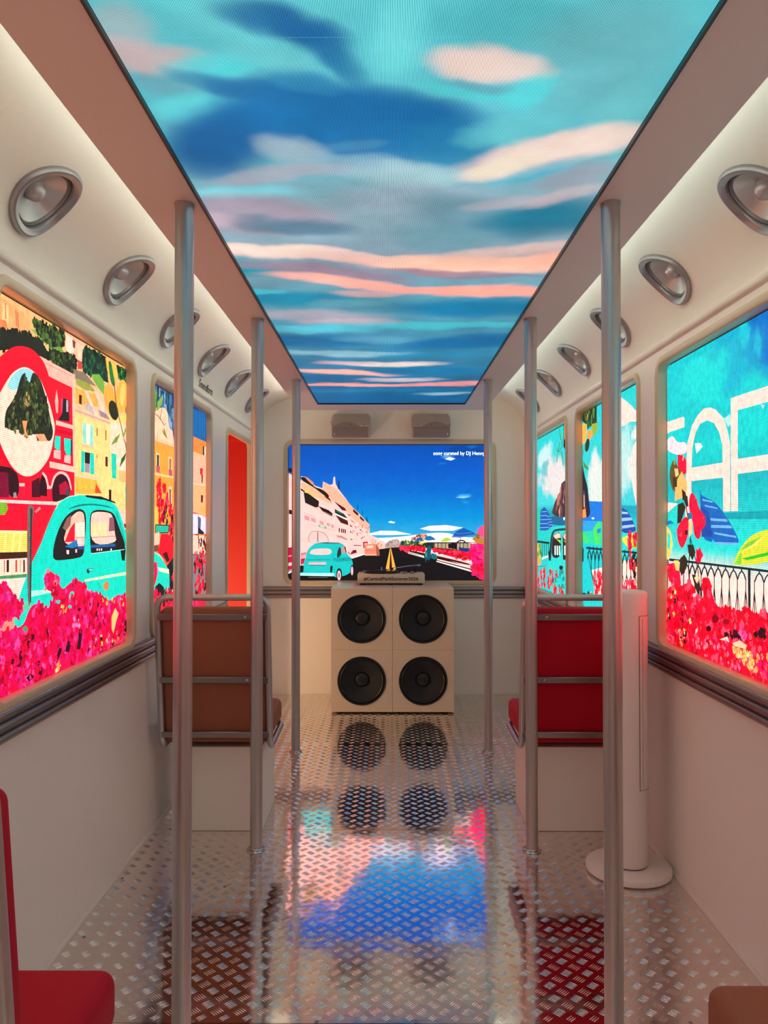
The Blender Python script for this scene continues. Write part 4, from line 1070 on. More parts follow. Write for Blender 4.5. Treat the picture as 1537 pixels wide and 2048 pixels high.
A.p((205,30,40), (1145,1345),(1215,1340),(1215,1400),(1150,1440)); A.p((250,200,190), (1165,1365),(1205,1362),(1205,1400),(1165,1405))
A.p((236,142,112), (1168,1382),(1332,1372),(1342,1532),(1168,1534)); A.p((250,214,194), (1200,1402),(1292,1394),(1292,1432),(1200,1440)); A.p((180,92,74), (1332,1372),(1380,1440),(1392,1542),(1342,1555)); A.p((250,180,150), (1170,1520),(1342,1520),(1342,1545),(1170,1545)); A.line((190,100,80), 6, (1190,1470), (1310,1466))
# the small turquoise car
TC = (20, 206, 202)
A.p((14,12,14), (230,1830),(700,1850),(960,1800),(1010,1800),(900,1880),(760,1910),(240,1910))
A.p(TC, (235,1790),(260,1700),(300,1600),(320,1510),(350,1440),(420,1380),(480,1355),(800,1355),(860,1380),(890,1440),(905,1510),(950,1560),(990,1620),(1000,1690),(970,1750),(960,1795),(900,1832),(830,1850),(760,1870),(720,1850),(640,1832),(240,1830))
A.p((30,70,80), (460,1362),(600,1350),(800,1358),(810,1368),(600,1366)); A.p((250,216,210), (362,1525),(370,1490),(410,1446),(640,1440),(682,1460),(687,1500),(660,1530),(500,1537)); A.p((12,160,165), (300,1600),(660,1600),(665,1612),(300,1612))
A.p((225,195,200), (345,1680),(356,1640),(600,1640),(612,1660),(592,1682)); A.line((20,60,70), 7, (350,1686), (590,1688)); A.p((26,58,60), (763,1572),(770,1480),(800,1420),(816,1420),(828,1490),(826,1532),(790,1577)); A.p((206,158,158), (820,1425),(870,1412),(896,1450),(896,1502),(836,1522)); A.p((20,40,45), (868,1405),(890,1420),(905,1500),(895,1505))
A.p((14,170,172), (690,1610),(720,1580),(960,1570),(990,1620),(760,1640)); A.p((20,24,26), (668,1700),(696,1690),(701,1722),(690,1792),(664,1792)); A.p((20,24,26), (235,1760),(258,1700),(280,1700),(270,1790),(238,1792)); A.p((195,242,236), (225,1800),(720,1802),(732,1830),(700,1848),(225,1838)); A.line((15,60,60), 7, (845,1600), (870,1598))
A.ell((20,22,24), 797,1822, 42,92); A.ell((246,202,208), 795,1835, 27,74); A.ell((120,90,95), 795,1835, 10,34); A.ell((20,22,24), 985,1765, 26,84); A.ell((246,202,208), 985,1768, 17,66); A.line((30,30,32), 10, (920,1490), (960,1530)); A.line((110,105,108), 9, (340,1862), (630,1866))
A.cr(770, 1020, 6.986)
A.p((250,190,82), (74,535),(80,535),(62,840),(10,840)); A.p((250,190,82), (82,535),(87,535),(160,840),(106,840)); A.p((70,10,14), (79,560),(83,560),(104,840),(64,840)); A.p((250,170,140), (22,850),(64,850),(60,884),(26,884)); A.p((250,170,140), (106,850),(158,850),(150,882),(112,882))
A.p((44,46,36), (225,470),(450,450),(720,450),(1290,450),(1290,600),(900,570),(570,525),(225,505)); A.scatter([(220,440),(560,440),(560,510),(220,500)], 50, [(30,70,40),(240,220,120),(44,46,36),(30,110,110),(90,120,50)], 0.014)
A.p((230,172,150), (360,385),(440,362),(520,325),(590,330),(602,380),(560,422),(380,432)); A.scatter([(365,390),(520,330),(595,340),(560,415),(380,425)], 24, [(230,172,150),(250,210,180),(150,80,70)], 0.012)
for k in range(34):
    x = 690 + k*17; A.p((250,225,205) if k % 3 else (150,180,90), (x,465),(x+8,465),(x+8,525+k*1.6),(x,520+k*1.6))
A.p((20,60,130), (1030,520),(1200,540),(1200,590),(1040,570)); A.p((26,22,26), (880,480),(950,460),(1010,470),(1010,550),(890,530)); A.line((20,20,24), 18, (990,540), (1010,450), (1050,425), (1100,425), (1130,460)); A.line((20,20,24), 8, (690,455), (1290,452))
A.p((20,92,184), (930,380),(1000,300),(1100,250),(1240,310),(1275,352),(1060,385)); A.line((110,180,225), 5, (945,365), (1060,372), (1260,345)); A.line((110,180,225), 4, (990,325), (1080,330), (1220,315)); A.line((20,50,90), 6, (1055,380), (1060,460))
A.p((20,102,172), (440,430),(445,400),(480,380),(530,400),(520,432)); A.p((20,122,182), (550,412),(580,370),(630,358),(690,390),(712,416),(600,428)); A.p((190,216,72), (780,446),(830,390),(880,384),(932,420),(860,442)); A.p((240,235,150), (500,440),(560,430),(600,450),(500,470))
A.p((250,218,208), (330,545),(570,580),(720,620),(1080,690),(1420,770),(1420,880),(740,650),(330,560))
for q, n in (([(210,508),(570,514),(572,592),(400,562),(210,542)], 40), ([(650,528),(1080,578),(1300,600),(1300,680),(1080,690),(750,605),(650,552)], 70), ([(265,520),(330,510),(335,575),(280,585)], 8)): A.p((238,20,60), *q); A.scatter(q, n, REDS + [(235,60,90)], 0.013)
A.p((70,12,20), (330,575),(560,630),(730,665),(1200,780),(1200,750),(740,640),(560,605),(340,560)); A.p((252,238,232), (330,580),(550,640),(550,650),(330,588)); A.p((252,238,232), (325,598),(550,655),(550,668),(325,606)); A.p((252,225,215), (730,680),(1420,850),(1420,875),(730,698)); A.p((252,240,235), (722,708),(1420,895),(1420,925),(722,722))
A.p((16,92,102), (600,500),(640,490),(652,540),(640,590),(652,650),(622,702),(600,742),(570,722),(555,660),(560,600),(585,560)); A.p((30,112,124), (650,600),(720,620),(737,670),(700,692),(650,672)); A.p((22,24,28), (575,690),(612,690),(615,735),(590,742)); A.p((60,150,160), (565,600),(590,590),(590,660),(570,660))
A.p((255,82,142), (1290,290),(1330,230),(1395,212),(1520,210),(1520,390),(1330,382),(1290,332)); A.p((202,134,52), (1218,400),(1270,368),(1390,390),(1520,380),(1520,470),(1300,482)); A.p((150,110,40), (1270,330),(1330,340),(1320,400),(1280,400))
BF = [(1200,490),(1260,460),(1395,480),(1520,470),(1520,980),(1320,977),(1300,912),(1200,922),(1230,850),(1180,790),(1232,750),(1200,690),(1190,600),(1180,540)]
A.p((250,32,120), *BF); A.scatter([(1230,520),(1500,500),(1500,720),(1240,700)], 22, [(250,32,120),(255,60,140),(240,10,90)], 0.03); A.scatter([(1230,760),(1500,740),(1500,950),(1320,940)], 20, [(255,10,60),(250,20,80),(255,40,90)], 0.03); A.p((230,0,60), (1290,740),(1330,800),(1310,900),(1280,820))
ART_E = A

# ------------------------------------------------------------------ ceiling picture: colour at a point of the sky film
SKY_BASE = [(0, (84,178,186)), (120, (80,172,182)), (300, (84,158,170)), (420, (118,148,160)), (520, (118,142,156)), (600, (78,140,156)), (700, (46,120,150)), (790, (8,86,128)), (830, (4,78,122))]
SKY = [  # cx, cy, rx, ry, tilt, srgb, alpha on the sky film
 (250,50,80,60,20,(150,168,172),.8), (300,104,130,34,8,(186,160,160),.85), (470,40,120,40,20,(96,186,194),.7), (430,128,90,26,0,(70,192,198),.8), (520,120,90,30,20,(96,178,184),.7),
 (560,45,120,34,16,(18,92,142),.9), (610,85,90,34,34,(16,92,146),.9), (670,120,60,34,40,(30,110,150),.7), (780,50,60,90,5,(96,192,198),.7), (1000,40,180,60,0,(66,160,168),.7),
 (1200,110,190,110,-20,(96,160,166),.7), (1250,260,100,80,-20,(96,170,172),.6), (330,160,90,26,10,(92,150,164),.8), (390,215,80,26,-4,(84,190,196),.8), (420,165,80,18,26,(54,124,156),.8),
 (640,205,190,52,4,(12,94,146),1), (800,235,150,60,10,(10,92,144),1), (540,250,180,52,-4,(12,96,148),1), (440,298,120,56,-4,(10,88,142),1), (690,280,180,46,4,(12,98,150),.95), (500,190,90,24,20,(20,98,148),.8), (870,290,90,44,10,(20,110,150),.8), (590,175,60,20,0,(40,124,160),.6),
 (590,300,70,28,10,(140,162,172),.85), (690,330,110,20,0,(120,158,176),.7), (560,348,130,16,-6,(150,152,164),.8), (690,292,50,12,0,(70,130,160),.5),
 (960,122,118,38,8,(220,184,174),1), (915,180,110,20,12,(70,176,182),.9), (1040,190,60,30,-30,(70,184,190),.8), (940,170,70,12,12,(86,140,154),.7),
 (1100,305,190,32,-7,(230,190,178),1), (985,338,90,20,-6,(224,194,172),.9), (1060,345,90,14,-12,(70,156,176),.8), (1140,362,90,20,-10,(136,140,152),.8), (1000,262,120,24,-6,(86,174,180),.7),
 (800,345,110,26,0,(160,186,190),.6), (480,388,110,18,-3,(112,186,196),.85), (820,400,160,40,0,(140,156,170),.7), (520,430,150,36,4,(142,130,144),.9), (600,452,100,18,4,(66,104,124),.9), (430,440,60,14,0,(170,150,160),.7),
 (900,432,110,46,10,(84,124,138),.85), (1080,445,140,34,-6,(20,106,130),1), (880,480,110,24,6,(88,134,146),.7), (1120,400,90,16,-12,(178,156,160),.7), (1000,410,90,12,-6,(160,150,158),.6),
 (560,505,200,12,3,(232,194,180),1), (740,520,140,12,4,(216,176,170),.9), (1010,508,170,14,-4,(206,172,164),.85), (490,535,70,18,6,(10,132,150),1), (640,543,180,12,6,(136,116,132),.95),
 (930,535,220,18,3,(244,176,152),1), (1090,530,80,16,-8,(242,170,146),1), (900,551,150,6,4,(142,114,128),.9), (690,567,160,10,6,(244,158,142),1), (1000,562,100,4,2,(120,116,132),.9),
 (960,588,180,11,2,(246,150,132),1), (740,590,70,7,0,(210,152,150),.7), (580,600,140,16,2,(10,126,156),1), (960,620,180,18,0,(4,108,146),1), (700,612,80,8,0,(84,146,160),.8), (510,585,60,6,0,(60,180,196),.8),
 (620,636,150,12,2,(146,144,156),.95), (700,650,110,7,0,(176,148,156),.7), (880,655,180,7,0,(60,168,180),.9), (640,662,110,7,0,(74,172,186),.8), (610,684,130,13,0,(4,92,134),1), (940,688,160,14,-2,(4,96,144),1),
 (760,680,80,7,0,(80,144,168),.7), (680,708,120,7,0,(130,176,190),.9), (860,712,110,5,0,(30,124,160),.8), (780,730,100,6,0,(214,196,186),1), (690,728,60,4,0,(196,150,156),.8), (690,748,110,5,2,(234,164,150),1), (860,745,120,7,0,(6,102,144),.9), (800,762,80,4,0,(196,180,180),.7),
 (640,760,70,5,0,(6,94,136),.9), (720,772,120,3.5,1,(234,146,138),1), (900,770,110,4,-2,(228,140,134),.95), (800,783,220,4,0,(14,102,142),.9), (760,800,260,8,0,(4,82,126),1), (890,788,60,3,-2,(140,176,180),.7)]
def sky_colour(X, Y):
    Y = np.where(Y < 1.0, 2.0 - Y, Y)          # the film repeats in mirror image towards the rear
    P = np.stack([X, Y, np.full_like(X, ZC - CAM_H)], -1)
    c = np.maximum(P @ _fw, 0.15)
    U, V = 768.5 + F_PX*(P @ _rt)/c, 1024 - F_PX*(P @ _up)/c
    sc = np.clip((1048 - V)/650.0, 0.05, 1.6)
    # ragged edges follow noise that lies in the plane of the ceiling
    wu = (fbm(X*2.2, Y*1.3, 5) - .5)*80*sc + (fbm(X*7, Y*4, 9) - .5)*44*sc
    wv = (fbm(X*2.0 + 9, Y*1.5, 15) - .5)*36*sc*sc + (fbm(X*5, Y*6, 19) - .5)*30*sc*sc
    ys = [q[0] for q in SKY_BASE]; cs = np.array([lin(q[1]) for q in SKY_BASE])
    C = np.stack([np.interp(V + wv*.5, ys, cs[:, k]) for k in range(3)], -1)
    for cx, cy, rx, ry, an, col, al in SKY:
        a = R(an); dx, dy = U + wu - cx, V + wv - cy
        d = ((dx*math.cos(a) + dy*math.sin(a))/rx)**2 + ((-dx*math.sin(a) + dy*math.cos(a))/ry)**2
        m = np.clip((1.7 - d)/1.6, 0, 1); m = (m*m*(3 - 2*m)*al)[..., None]
        C = C*(1 - m) + np.array(lin(col))*m
    f = (0.70 + 0.60*fbm(X*4.0, Y*4.2, 33, 5))[..., None]
    return np.clip(C*f, 0, 1)

# =================================================================== OBJECTS
# ------------------------------------------------------------------ ceiling screen, panel by panel
t = empty('ceiling_screen', ((SCR[0]+SCR[1])/2, (SCR[2]+SCR[3])/2, ZC))
tag(t, 'long ceiling video screen showing a blue and pink cloudy sky', 'screen')
cx, cy = t.location.x, t.location.y
NX, NY = 4, 23
pw, pl = (SCR[1]-SCR[0]-0.012)/NX, (SCR[3]-SCR[2]-0.012)/NY
for i in range(NX):
    for j in range(NY):
        x0, y0 = SCR[0] + 0.006 + i*pw, SCR[2] + 0.006 + j*pl
        gx, gy = 28, 34
        X, Y = np.meshgrid(np.linspace(x0 + .00005, x0 + pw - .00005, gx), np.linspace(y0 + .0002, y0 + pl - .0002, gy), indexing='ij')
        C = sky_colour(X, Y)
        dz = random.uniform(0, 0.00008)
        vs = [(a - cx, b - cy, 0.006 + dz) for a, b in zip(X.ravel().tolist(), Y.ravel().tolist())]
        fs = [(p*gy + q, p*gy + q + 1, (p+1)*gy + q + 1, (p+1)*gy + q) for p in range(gx-1) for q in range(gy-1)]
        n = len(vs)
        ring = [0, (gx-1)*gy, gx*gy - 1, gy - 1]
        vs += [(vs[k][0], vs[k][1], 0.030) for k in ring]
        for k in range(4):
            fs.append((ring[k], ring[(k+1) % 4], n + (k+1) % 4, n + k))
        fs.append((n, n+1, n+2, n+3))
        me = bpy.data.meshes.new('led_panel'); me.from_pydata(vs, [], fs)
        at = me.color_attributes.new('Col', 'FLOAT_COLOR', 'POINT')
        D = np.ones((len(vs), 4), dtype=np.float32); D[:n, :3] = C.reshape(-1, 3); D[n:, :3] = 0
        at.data.foreach_set('color', D.ravel())
        me.materials.append(M['led_ceil']); me.update()
        o = bpy.data.objects.new('led_panel', me); COL.objects.link(o); o.parent = t
fm = MB()
for a0, a1, b0, b1 in ((SCR[0], SCR[0]+.005, SCR[2], SCR[3]), (SCR[1]-.005, SCR[1], SCR[2], SCR[3]), (SCR[0]+.005, SCR[1]-.005, SCR[2], SCR[2]+.005), (SCR[0]+.005, SCR[1]-.005, SCR[3]-.005, SCR[3])):
    fm.box(a0 - cx, a1 - cx, b0 - cy, b1 - cy, -0.004, 0.034)
fm.build('bezel', M['bezel'], t)

# ------------------------------------------------------------------ wall screens
def wall_screen(side, i, art, label, name='wall_screen'):
    """framed video screen in a side wall opening (side -1 left, 1 right)"""
    x = XL if side < 0 else XR
    y0, y1 = WIN_Y[i]
    t = empty(name, (x, (y0+y1)/2, OPEN_Z[0]))
    o0 = Vector(t.location)
    fn = lambda a, b, n: (x - side*n - o0.x, a - o0.y, b - o0.z)
    frame_mb(y0, y1, OPEN_Z[0], OPEN_Z[1], fn).build('frame', M['frame'], t, 50)
    mb = MB()
    xa, xb = sorted((side*(REC + 0.003), side*(REC + 0.03)))
    mb.box(xa, xb, y0 - o0.y - .002, y1 - o0.y + .002, -.002, OPEN_Z[1] - o0.z + .002)
    mb.build('backing', M['bezel'], t)
    if isinstance(art, Art):
        d = art.build('display', M['led_side'], t, lambda a, b, n: fn(a, b, -REC + n))
    else:
        d = art.copy(); COL.objects.link(d); d.parent = t
    tag(t, label, 'screen', 'framed video screens in the side walls')
    return d
dl = wall_screen(-1, 1, ART_L1, 'left wall video screen with red traffic mirror, turquoise car and pink flowers')
wall_screen(-1, 2, ART_L2, 'left wall video screen with orange house and red flowers, behind the near pole')
wall_screen(-1, 0, dl, 'unseen left wall video screen added for its light beside the near red seat, repeating the harbour street')  # out of view, follows the window spacing, added to light the cabin
dr = wall_screen(1, 1, ART_R1, 'right wall video screen with big pale letters, umbrellas and red flowers')
wall_screen(1, 2, ART_R2, 'right wall video screen with lemons, striped umbrella and railing, behind the fan')
wall_screen(1, 3, ART_R3, 'right wall video screen with rock and turquoise car, nearest the end wall')
wall_screen(1, 0, dr, 'unseen right wall video screen added for its light beside the near tan seat, repeating the beach')  # its unseen right-hand partner, likewise added for light
wall_screen(-1, 4, dl, 'unseen left wall video screen added behind the camera for its light, repeating the harbour street')  # extra unseen screen, added to brighten the lower walls
wall_screen(1, 4, dr, 'unseen right wall video screen added behind the camera for its light, repeating the beach')  # right one of the extra pair added as unseen light source

t = empty('end_screen', ((END_OPEN[0]+END_OPEN[1])/2, Y1, END_OPEN[2]))
o0 = Vector(t.location)
fe = lambda a, b, n: (a - o0.x, Y1 - n - o0.y, b - o0.z)
frame_mb(*END_OPEN, fe).build('frame', M['frame'], t, 50)
MB().box(END_OPEN[0] - o0.x - .002, END_OPEN[1] - o0.x + .002, REC + .003, REC + .03, -.002, END_OPEN[3] - o0.z + .002).build('backing', M['bezel'], t)
disp = ART_E.build('display', M['led_end'], t, lambda a, b, n: fe(a, b, -REC + n))
tag(t, 'end wall video screen showing a seaside road under a deep blue sky', 'screen')

# ------------------------------------------------------------------ lettering
def letters(name, body, mat, parent, size, mtx, align='CENTER', extrude=0.0, bold=0.0, shear=0.0, xscale=1.0):
    cu = bpy.data.curves.new(name, 'FONT')
    cu.body = body; cu.size = size; cu.align_x = align; cu.align_y = 'CENTER'
    cu.extrude = extrude; cu.offset = bold; cu.shear = shear; cu.resolution_u = 4
    tmp = bpy.data.objects.new('tmp_text', cu); COL.objects.link(tmp)
    bpy.context.view_layer.update()
    dg = bpy.context.evaluated_depsgraph_get()
    me = bpy.data.meshes.new_from_object(tmp.evaluated_get(dg))
    bpy.data.objects.remove(tmp, do_unlink=True); bpy.data.curves.remove(cu)
    me.name = name
    me.transform(Matrix.Diagonal((xscale, 1, 1, 1))); me.transform(mtx)
    me.materials.clear(); me.materials.append(mat)
    o = bpy.data.objects.new(name, me); COL.objects.link(o); o.parent = parent
    return o
FACE_CAM = Matrix.Rotation(R(90), 4, 'X')        # text in the xz plane facing -y
txm = mat_emit('screen_caption', (0.75, 0.97, 1.0), SCREEN_GAIN)
u0, v0 = on_y(YSE)(867, 907); u1, _ = on_y(YSE)(970.5, 907)
cap = letters('caption', 'song curated by DJ Henny', txm, t, 0.042, Matrix.Translation((u0 - o0.x, REC - 0.0045, v0 - o0.z)) @ FACE_CAM, 'LEFT', bold=0.0006)
w = max(v.co.x for v in cap.data.vertices) - min(v.co.x for v in cap.data.vertices)
k = (u1 - u0)/w
for v in cap.data.vertices: v.co.x = (u0 - o0.x) + (v.co.x - (u0 - o0.x))*k

# brand lettering printed on the left cove
bl = letters('lettering', 'Soundform', M['ink'], wl, 0.062, Matrix.Identity(4), 'CENTER', bold=0.0008)
for v in bl.data.vertices:
    yy, ss = 4.60 + v.co.x*1.25, 0.035 + v.co.y*1.0
    v.co = Vector(cove_xyz(-1, yy, ss, 0.0012))

# ------------------------------------------------------------------ cove speakers
def speaker_rings(side, y, prof, seg=44):
    """circle profile (radius, height off the cove) wrapped on the curved cove"""
    P = []
    for r, n in prof:
        row = []
        for k in range(seg):
            a = 2*math.pi*k/seg
            # blend: rings deep in the cone flatten to the tangent plane at the speaker centre
            s_, y_ = SPK_S + r*math.sin(a), y + r*math.cos(a)
            on = Vector(cove_xyz(side, y_, s_, 0.0))
            c = Vector(cove_xyz(side, y, SPK_S, 0.0))
            c1 = Vector(cove_xyz(side, y, SPK_S, 1.0)); N = (c1 - c).normalized()
            Nl = (Vector(cove_xyz(side, y_, s_, 1.0)) - on).normalized()
            T = Vector((0, 1, 0)).cross(N) * (1 if side > 0 else -1)
            if (Vector(cove_xyz(side, y, SPK_S + .01)) - c).dot(T) < 0: T = -T
            flat = c + T*r*math.sin(a) + Vector((0, 1, 0))*r*math.cos(a) + N*n
            f = min(1.0, max(0.0, (r - 0.03)/0.05))
            row.append(on*f + flat*(1-f) + Nl*n*f)
        P.append(row)
    return P
ORD = ['nearest the camera', 'second from the camera', 'third from the camera', 'fourth from the camera', 'fifth from the camera', 'nearest the end wall']
def cove_speaker(side, y, label):
    c = Vector(cove_xyz(side, y, SPK_S))
    t = empty('cove_speaker', c)
    def part(name, prof, mat, cap=False):
        P = [[tuple(p - c) for p in row] for row in speaker_rings(side, y, prof)]
        mb = MB(); mb.grid(P, closed_v=True)
        if cap:
            n = len(P[0]); b = (len(P)-1)*n
            mb.f.append(tuple(b + q for q in range(n))); mb.sm.append(True)
        mb.build(name, mat, t, 35)
    part('rim', [(0.124, -0.004), (0.126, 0.004), (0.1245, 0.011), (0.121, 0.0160), (0.117, 0.0170), (0.113, 0.0150), (0.104, 0.0128), (0.0985, 0.0115), (0.0962, 0.008), (0.0955, 0.002), (0.0955, -0.009)], M['silver_r'])
    part('surround', [(0.096, -0.006), (0.0938, 0.0008), (0.092, 0.0022), (0.0905, -0.002), (0.0890, -0.0042), (0.0876, -0.0016), (0.0860, 0.0), (0.0845, -0.0045)], M['silver_r'])
    part('cone', [(0.0845, -0.0045), (0.083, -0.0034), (0.066, -0.013), (0.048, -0.0225), (0.034, -0.031), (0.024, -0.036)], M['silver'])
    part('dust_cap', [(0.0325, -0.0330), (0.0321, -0.026), (0.029, -0.016), (0.0225, -0.007), (0.0135, -0.0015), (0.005, 0.0005)], M['silver'], True)
    tag(t, label, 'speaker', 'round silver speakers in the coves')
for side, nm in ((-1, 'left'), (1, 'right')):
    for y, od in zip(SPK_Y, ORD):
        cove_speaker(side, y, 'round silver speaker set in the %s cove, %s' % (nm, od))
    cove_speaker(side, SPK_Y_ALL[0], 'round silver speaker in the %s cove beside the near seat' % nm)

# ------------------------------------------------------------------ poles
def grab_pole(x, y, label):
    t = empty('grab_pole', (x, y, 0))
    MB().lathe([(0.0262, 0.0145), (0.0262, ZC)], 32).build('tube', M['pole'], t)
    MB().lathe([(0.041, 0.0006), (0.0415, 0.003), (0.0395, 0.006), (0.031, 0.008), (0.0285, 0.011), (0.0275, 0.0145), (0.026, 0.0145)], 36, cap0=True).build('flange', M['chrome'], t)
    MB().lathe([(0.0262, ZC - 0.012), (0.0272, ZC - 0.012), (0.0276, ZC - 0.002), (0.0276, ZC - 0.0004)], 36).build('top_collar', M['pole'], t)
    for k in range(3):
        a = R(30 + 120*k)
        s = MB().lathe([(0.0035, 0.0065), (0.0035, 0.0085), (0.0015, 0.0096), (0.0003, 0.0096)], 10, Matrix.Translation((0.035*math.cos(a), 0.035*math.sin(a), 0))).build('screw', M['chrome'], t)
    tag(t, label, 'pole', 'vertical silver grab poles')
for x, nm in ((-0.566, 'left'), (0.619, 'right')):
    for y, od in ((2.155, 'nearest the camera'), (3.372, 'beside the seat, middle of its row'), (4.807, 'nearest the speaker stack')):
        grab_pole(x, y, 'silver floor to ceiling pole on the %s, %s' % (nm, od))

# ------------------------------------------------------------------ seats
def bus_seat(cx, y, mat, label):
    """cx: centre of the seat; y: back tube at floor-end; faces +y"""
    t = empty('bus_seat', (cx, y, 0))
    hw = 0.243                       # half width between tube centres
    zb, zt, lean = 0.395, 1.078, -0.095
    loop = [(-hw, 0.40, zb + .012), (-hw, 0.0, zb), (-hw, lean, zt), (hw, lean, zt), (hw, 0.0, zb), (hw, 0.40, zb + .012)]
    pts = fillet(loop, 0.055, 7, closed=True)
    MB().tube(pts, 0.0145, 14, closed=True).build('tube_frame', M['pole'], t)
    # backrest pad leans with the frame
    L = math.hypot(zt - zb, lean); ang = math.atan2(-lean, zt - zb)
    mt = Matrix.Translation((0, 0.0, zb)) @ Matrix.Rotation(ang, 4, 'X')
    MB().rbox(-hw + 0.006, hw - 0.006, 0.004, 0.082, 0.015, L - 0.055, 0.026, 5, mt).build('backrest', mat, t, 60)
    MB().rbox(-hw + 0.004, hw - 0.004, 0.03, 0.435, zb + 0.016, zb + 0.132, 0.032, 5).build('seat_cushion', mat, t, 60)
    for h in (0.065, 0.318, 0.603):
        b = MB().rbox(-hw, hw, -0.014, -0.003, h - 0.014, h + 0.014, 0.002, 1, mt).build('cross_bar', M['rail'], t)
        if h > 0.2:
            for sx in (-1, 1):
                ms = mt @ Matrix.Translation((sx*0.148, -0.014, h)) @ Matrix.Rotation(R(90), 4, 'X')
                MB().lathe([(0.0078, 0.0), (0.0078, 0.0015), (0.0066, 0.0038), (0.004, 0.0052), (0.0035, 0.0040), (0.0005, 0.0040)], 14, ms).build('screw', M['chrome'], b)
    MB().rbox(-0.2, 0.2, 0.055, 0.435, 0.0006, zb - 0.012, 0.003, 1).build('pedestal', M['box'], t)
    tag(t, label, 'seat', 'single seats on box pedestals')
    return t
SLX, SRX = -0.772, 0.844
bus_seat(SLX, 3.520, M['tan'], 'tan upholstered seat on the left, its back to the camera, beside the middle pole')
bus_seat(SRX, 3.522, M['red'], 'crimson upholstered seat on the right, its back to the camera, beside the tower fan')
bus_seat(SLX, 1.125, M['red'], 'crimson upholstered seat cut off at the bottom left corner')
bus_seat(SRX, 1.08, M['tan'], 'tan upholstered seat cut off at the bottom right corner')

# ------------------------------------------------------------------ tower fan
t = empty('tower_fan', (0.972, 3.175, 0))
MB().lathe([(0.150, 0.0006), (0.162, 0.003), (0.168, 0.008), (0.168, 0.024), (0.165, 0.028), (0.158, 0.0295), (0.08, 0.031), (0.002, 0.031)], 56, cap0=True).build('base', M['fan'], t)
MB().lathe([(0.072, 0.031), (0.072, 0.037)], 40).build('neck', M['fan_d'], t)
BR, FA0, FA1, FZ0, FZ1 = 0.077, R(-72), R(-2), 0.345, 1.035
prof = [(BR - .002, 0.037), (BR, 0.042)] + [(BR, 0.042 + (1.118-0.042)*k/24) for k in range(1, 25)] + [(BR - .001, 1.124), (BR - .004, 1.129), (BR - .010, 1.131), (0.03, 1.131), (0.001, 1.131)]
MB().lathe(prof, 72).build('body', M['fan'], t)
# long outlet slot panel on the side towards the wall
P = []
for z in np.linspace(FZ0, FZ1, 8):
    P.append([((BR + .0012)*math.cos(a), (BR + .0012)*math.sin(a), float(z)) for a in np.linspace(FA0, FA1, 10)])
mb = MB(); mb.grid(P)
pn = mb.build('outlet_panel', M['fan'], t)
def arc_bar(a0, a1, z0, z1, r, n=6):
    m = MB(); P = []
    for a in np.linspace(a0, a1, n):
        P.append([(rr*math.cos(a), rr*math.sin(a), zz) for rr, zz in ((r - .001, z0), (r + .0007, z0), (r + .0007, z1), (r - .001, z1))])
    m.grid(P, closed_v=True, smooth=False); return m
for a0, a1, z0, z1 in ((FA0, FA0 + .03, FZ0, FZ1), (FA1 - .03, FA1, FZ0, FZ1), (FA0, FA1, FZ0, FZ0 + .002), (FA0, FA1, FZ1 - .002, FZ1), (FA0 + .20, FA0 + .22, FZ0 + .01, FZ1 - .01)):
    arc_bar(a0, a1, z0, z1, BR + .0012).build('slot_edge', M['fan_d'], pn)
arc_bar(R(-12), R(6), 1.075, 1.092, BR).build('sensor', M['fan_d'], t)
tag(t, 'white tower fan on a round base against the right wall', 'fan')

# ------------------------------------------------------------------ speaker stack at the end
def plate_hole(mb, x0, x1, z0, z1, y, cx, cz, r, seg=48):
    vs, fs = [], []
    for k in range(seg):
        a = 2*math.pi*k/seg
        c, s = math.cos(a), math.sin(a)
        vs.append((cx + r*c, y, cz + r*s))
        tx = ((x1 - cx) if c > 0 else (x0 - cx))/c if abs(c) > 1e-9 else 1e9
        tz = ((z1 - cz) if s > 0 else (z0 - cz))/s if abs(s) > 1e-9 else 1e9
        q = min(tx, tz)
        vs.append((cx + q*c, y, cz + q*s))
    for k in range(seg):
        n = (k+1) % seg
        fs.append((2*k, 2*k+1, 2*n+1, 2*n))
    for cxx, czz in ((x0, z0), (x1, z0), (x1, z1), (x0, z1)):
        a = math.atan2(czz - cz, cxx - cx) % (2*math.pi)
        k = int(a/(2*math.pi)*seg); n = (k+1) % seg
        vs.append((cxx, y, czz)); fs.append((2*k+1, len(vs)-1, 2*n+1))
    mb.add(vs, fs)
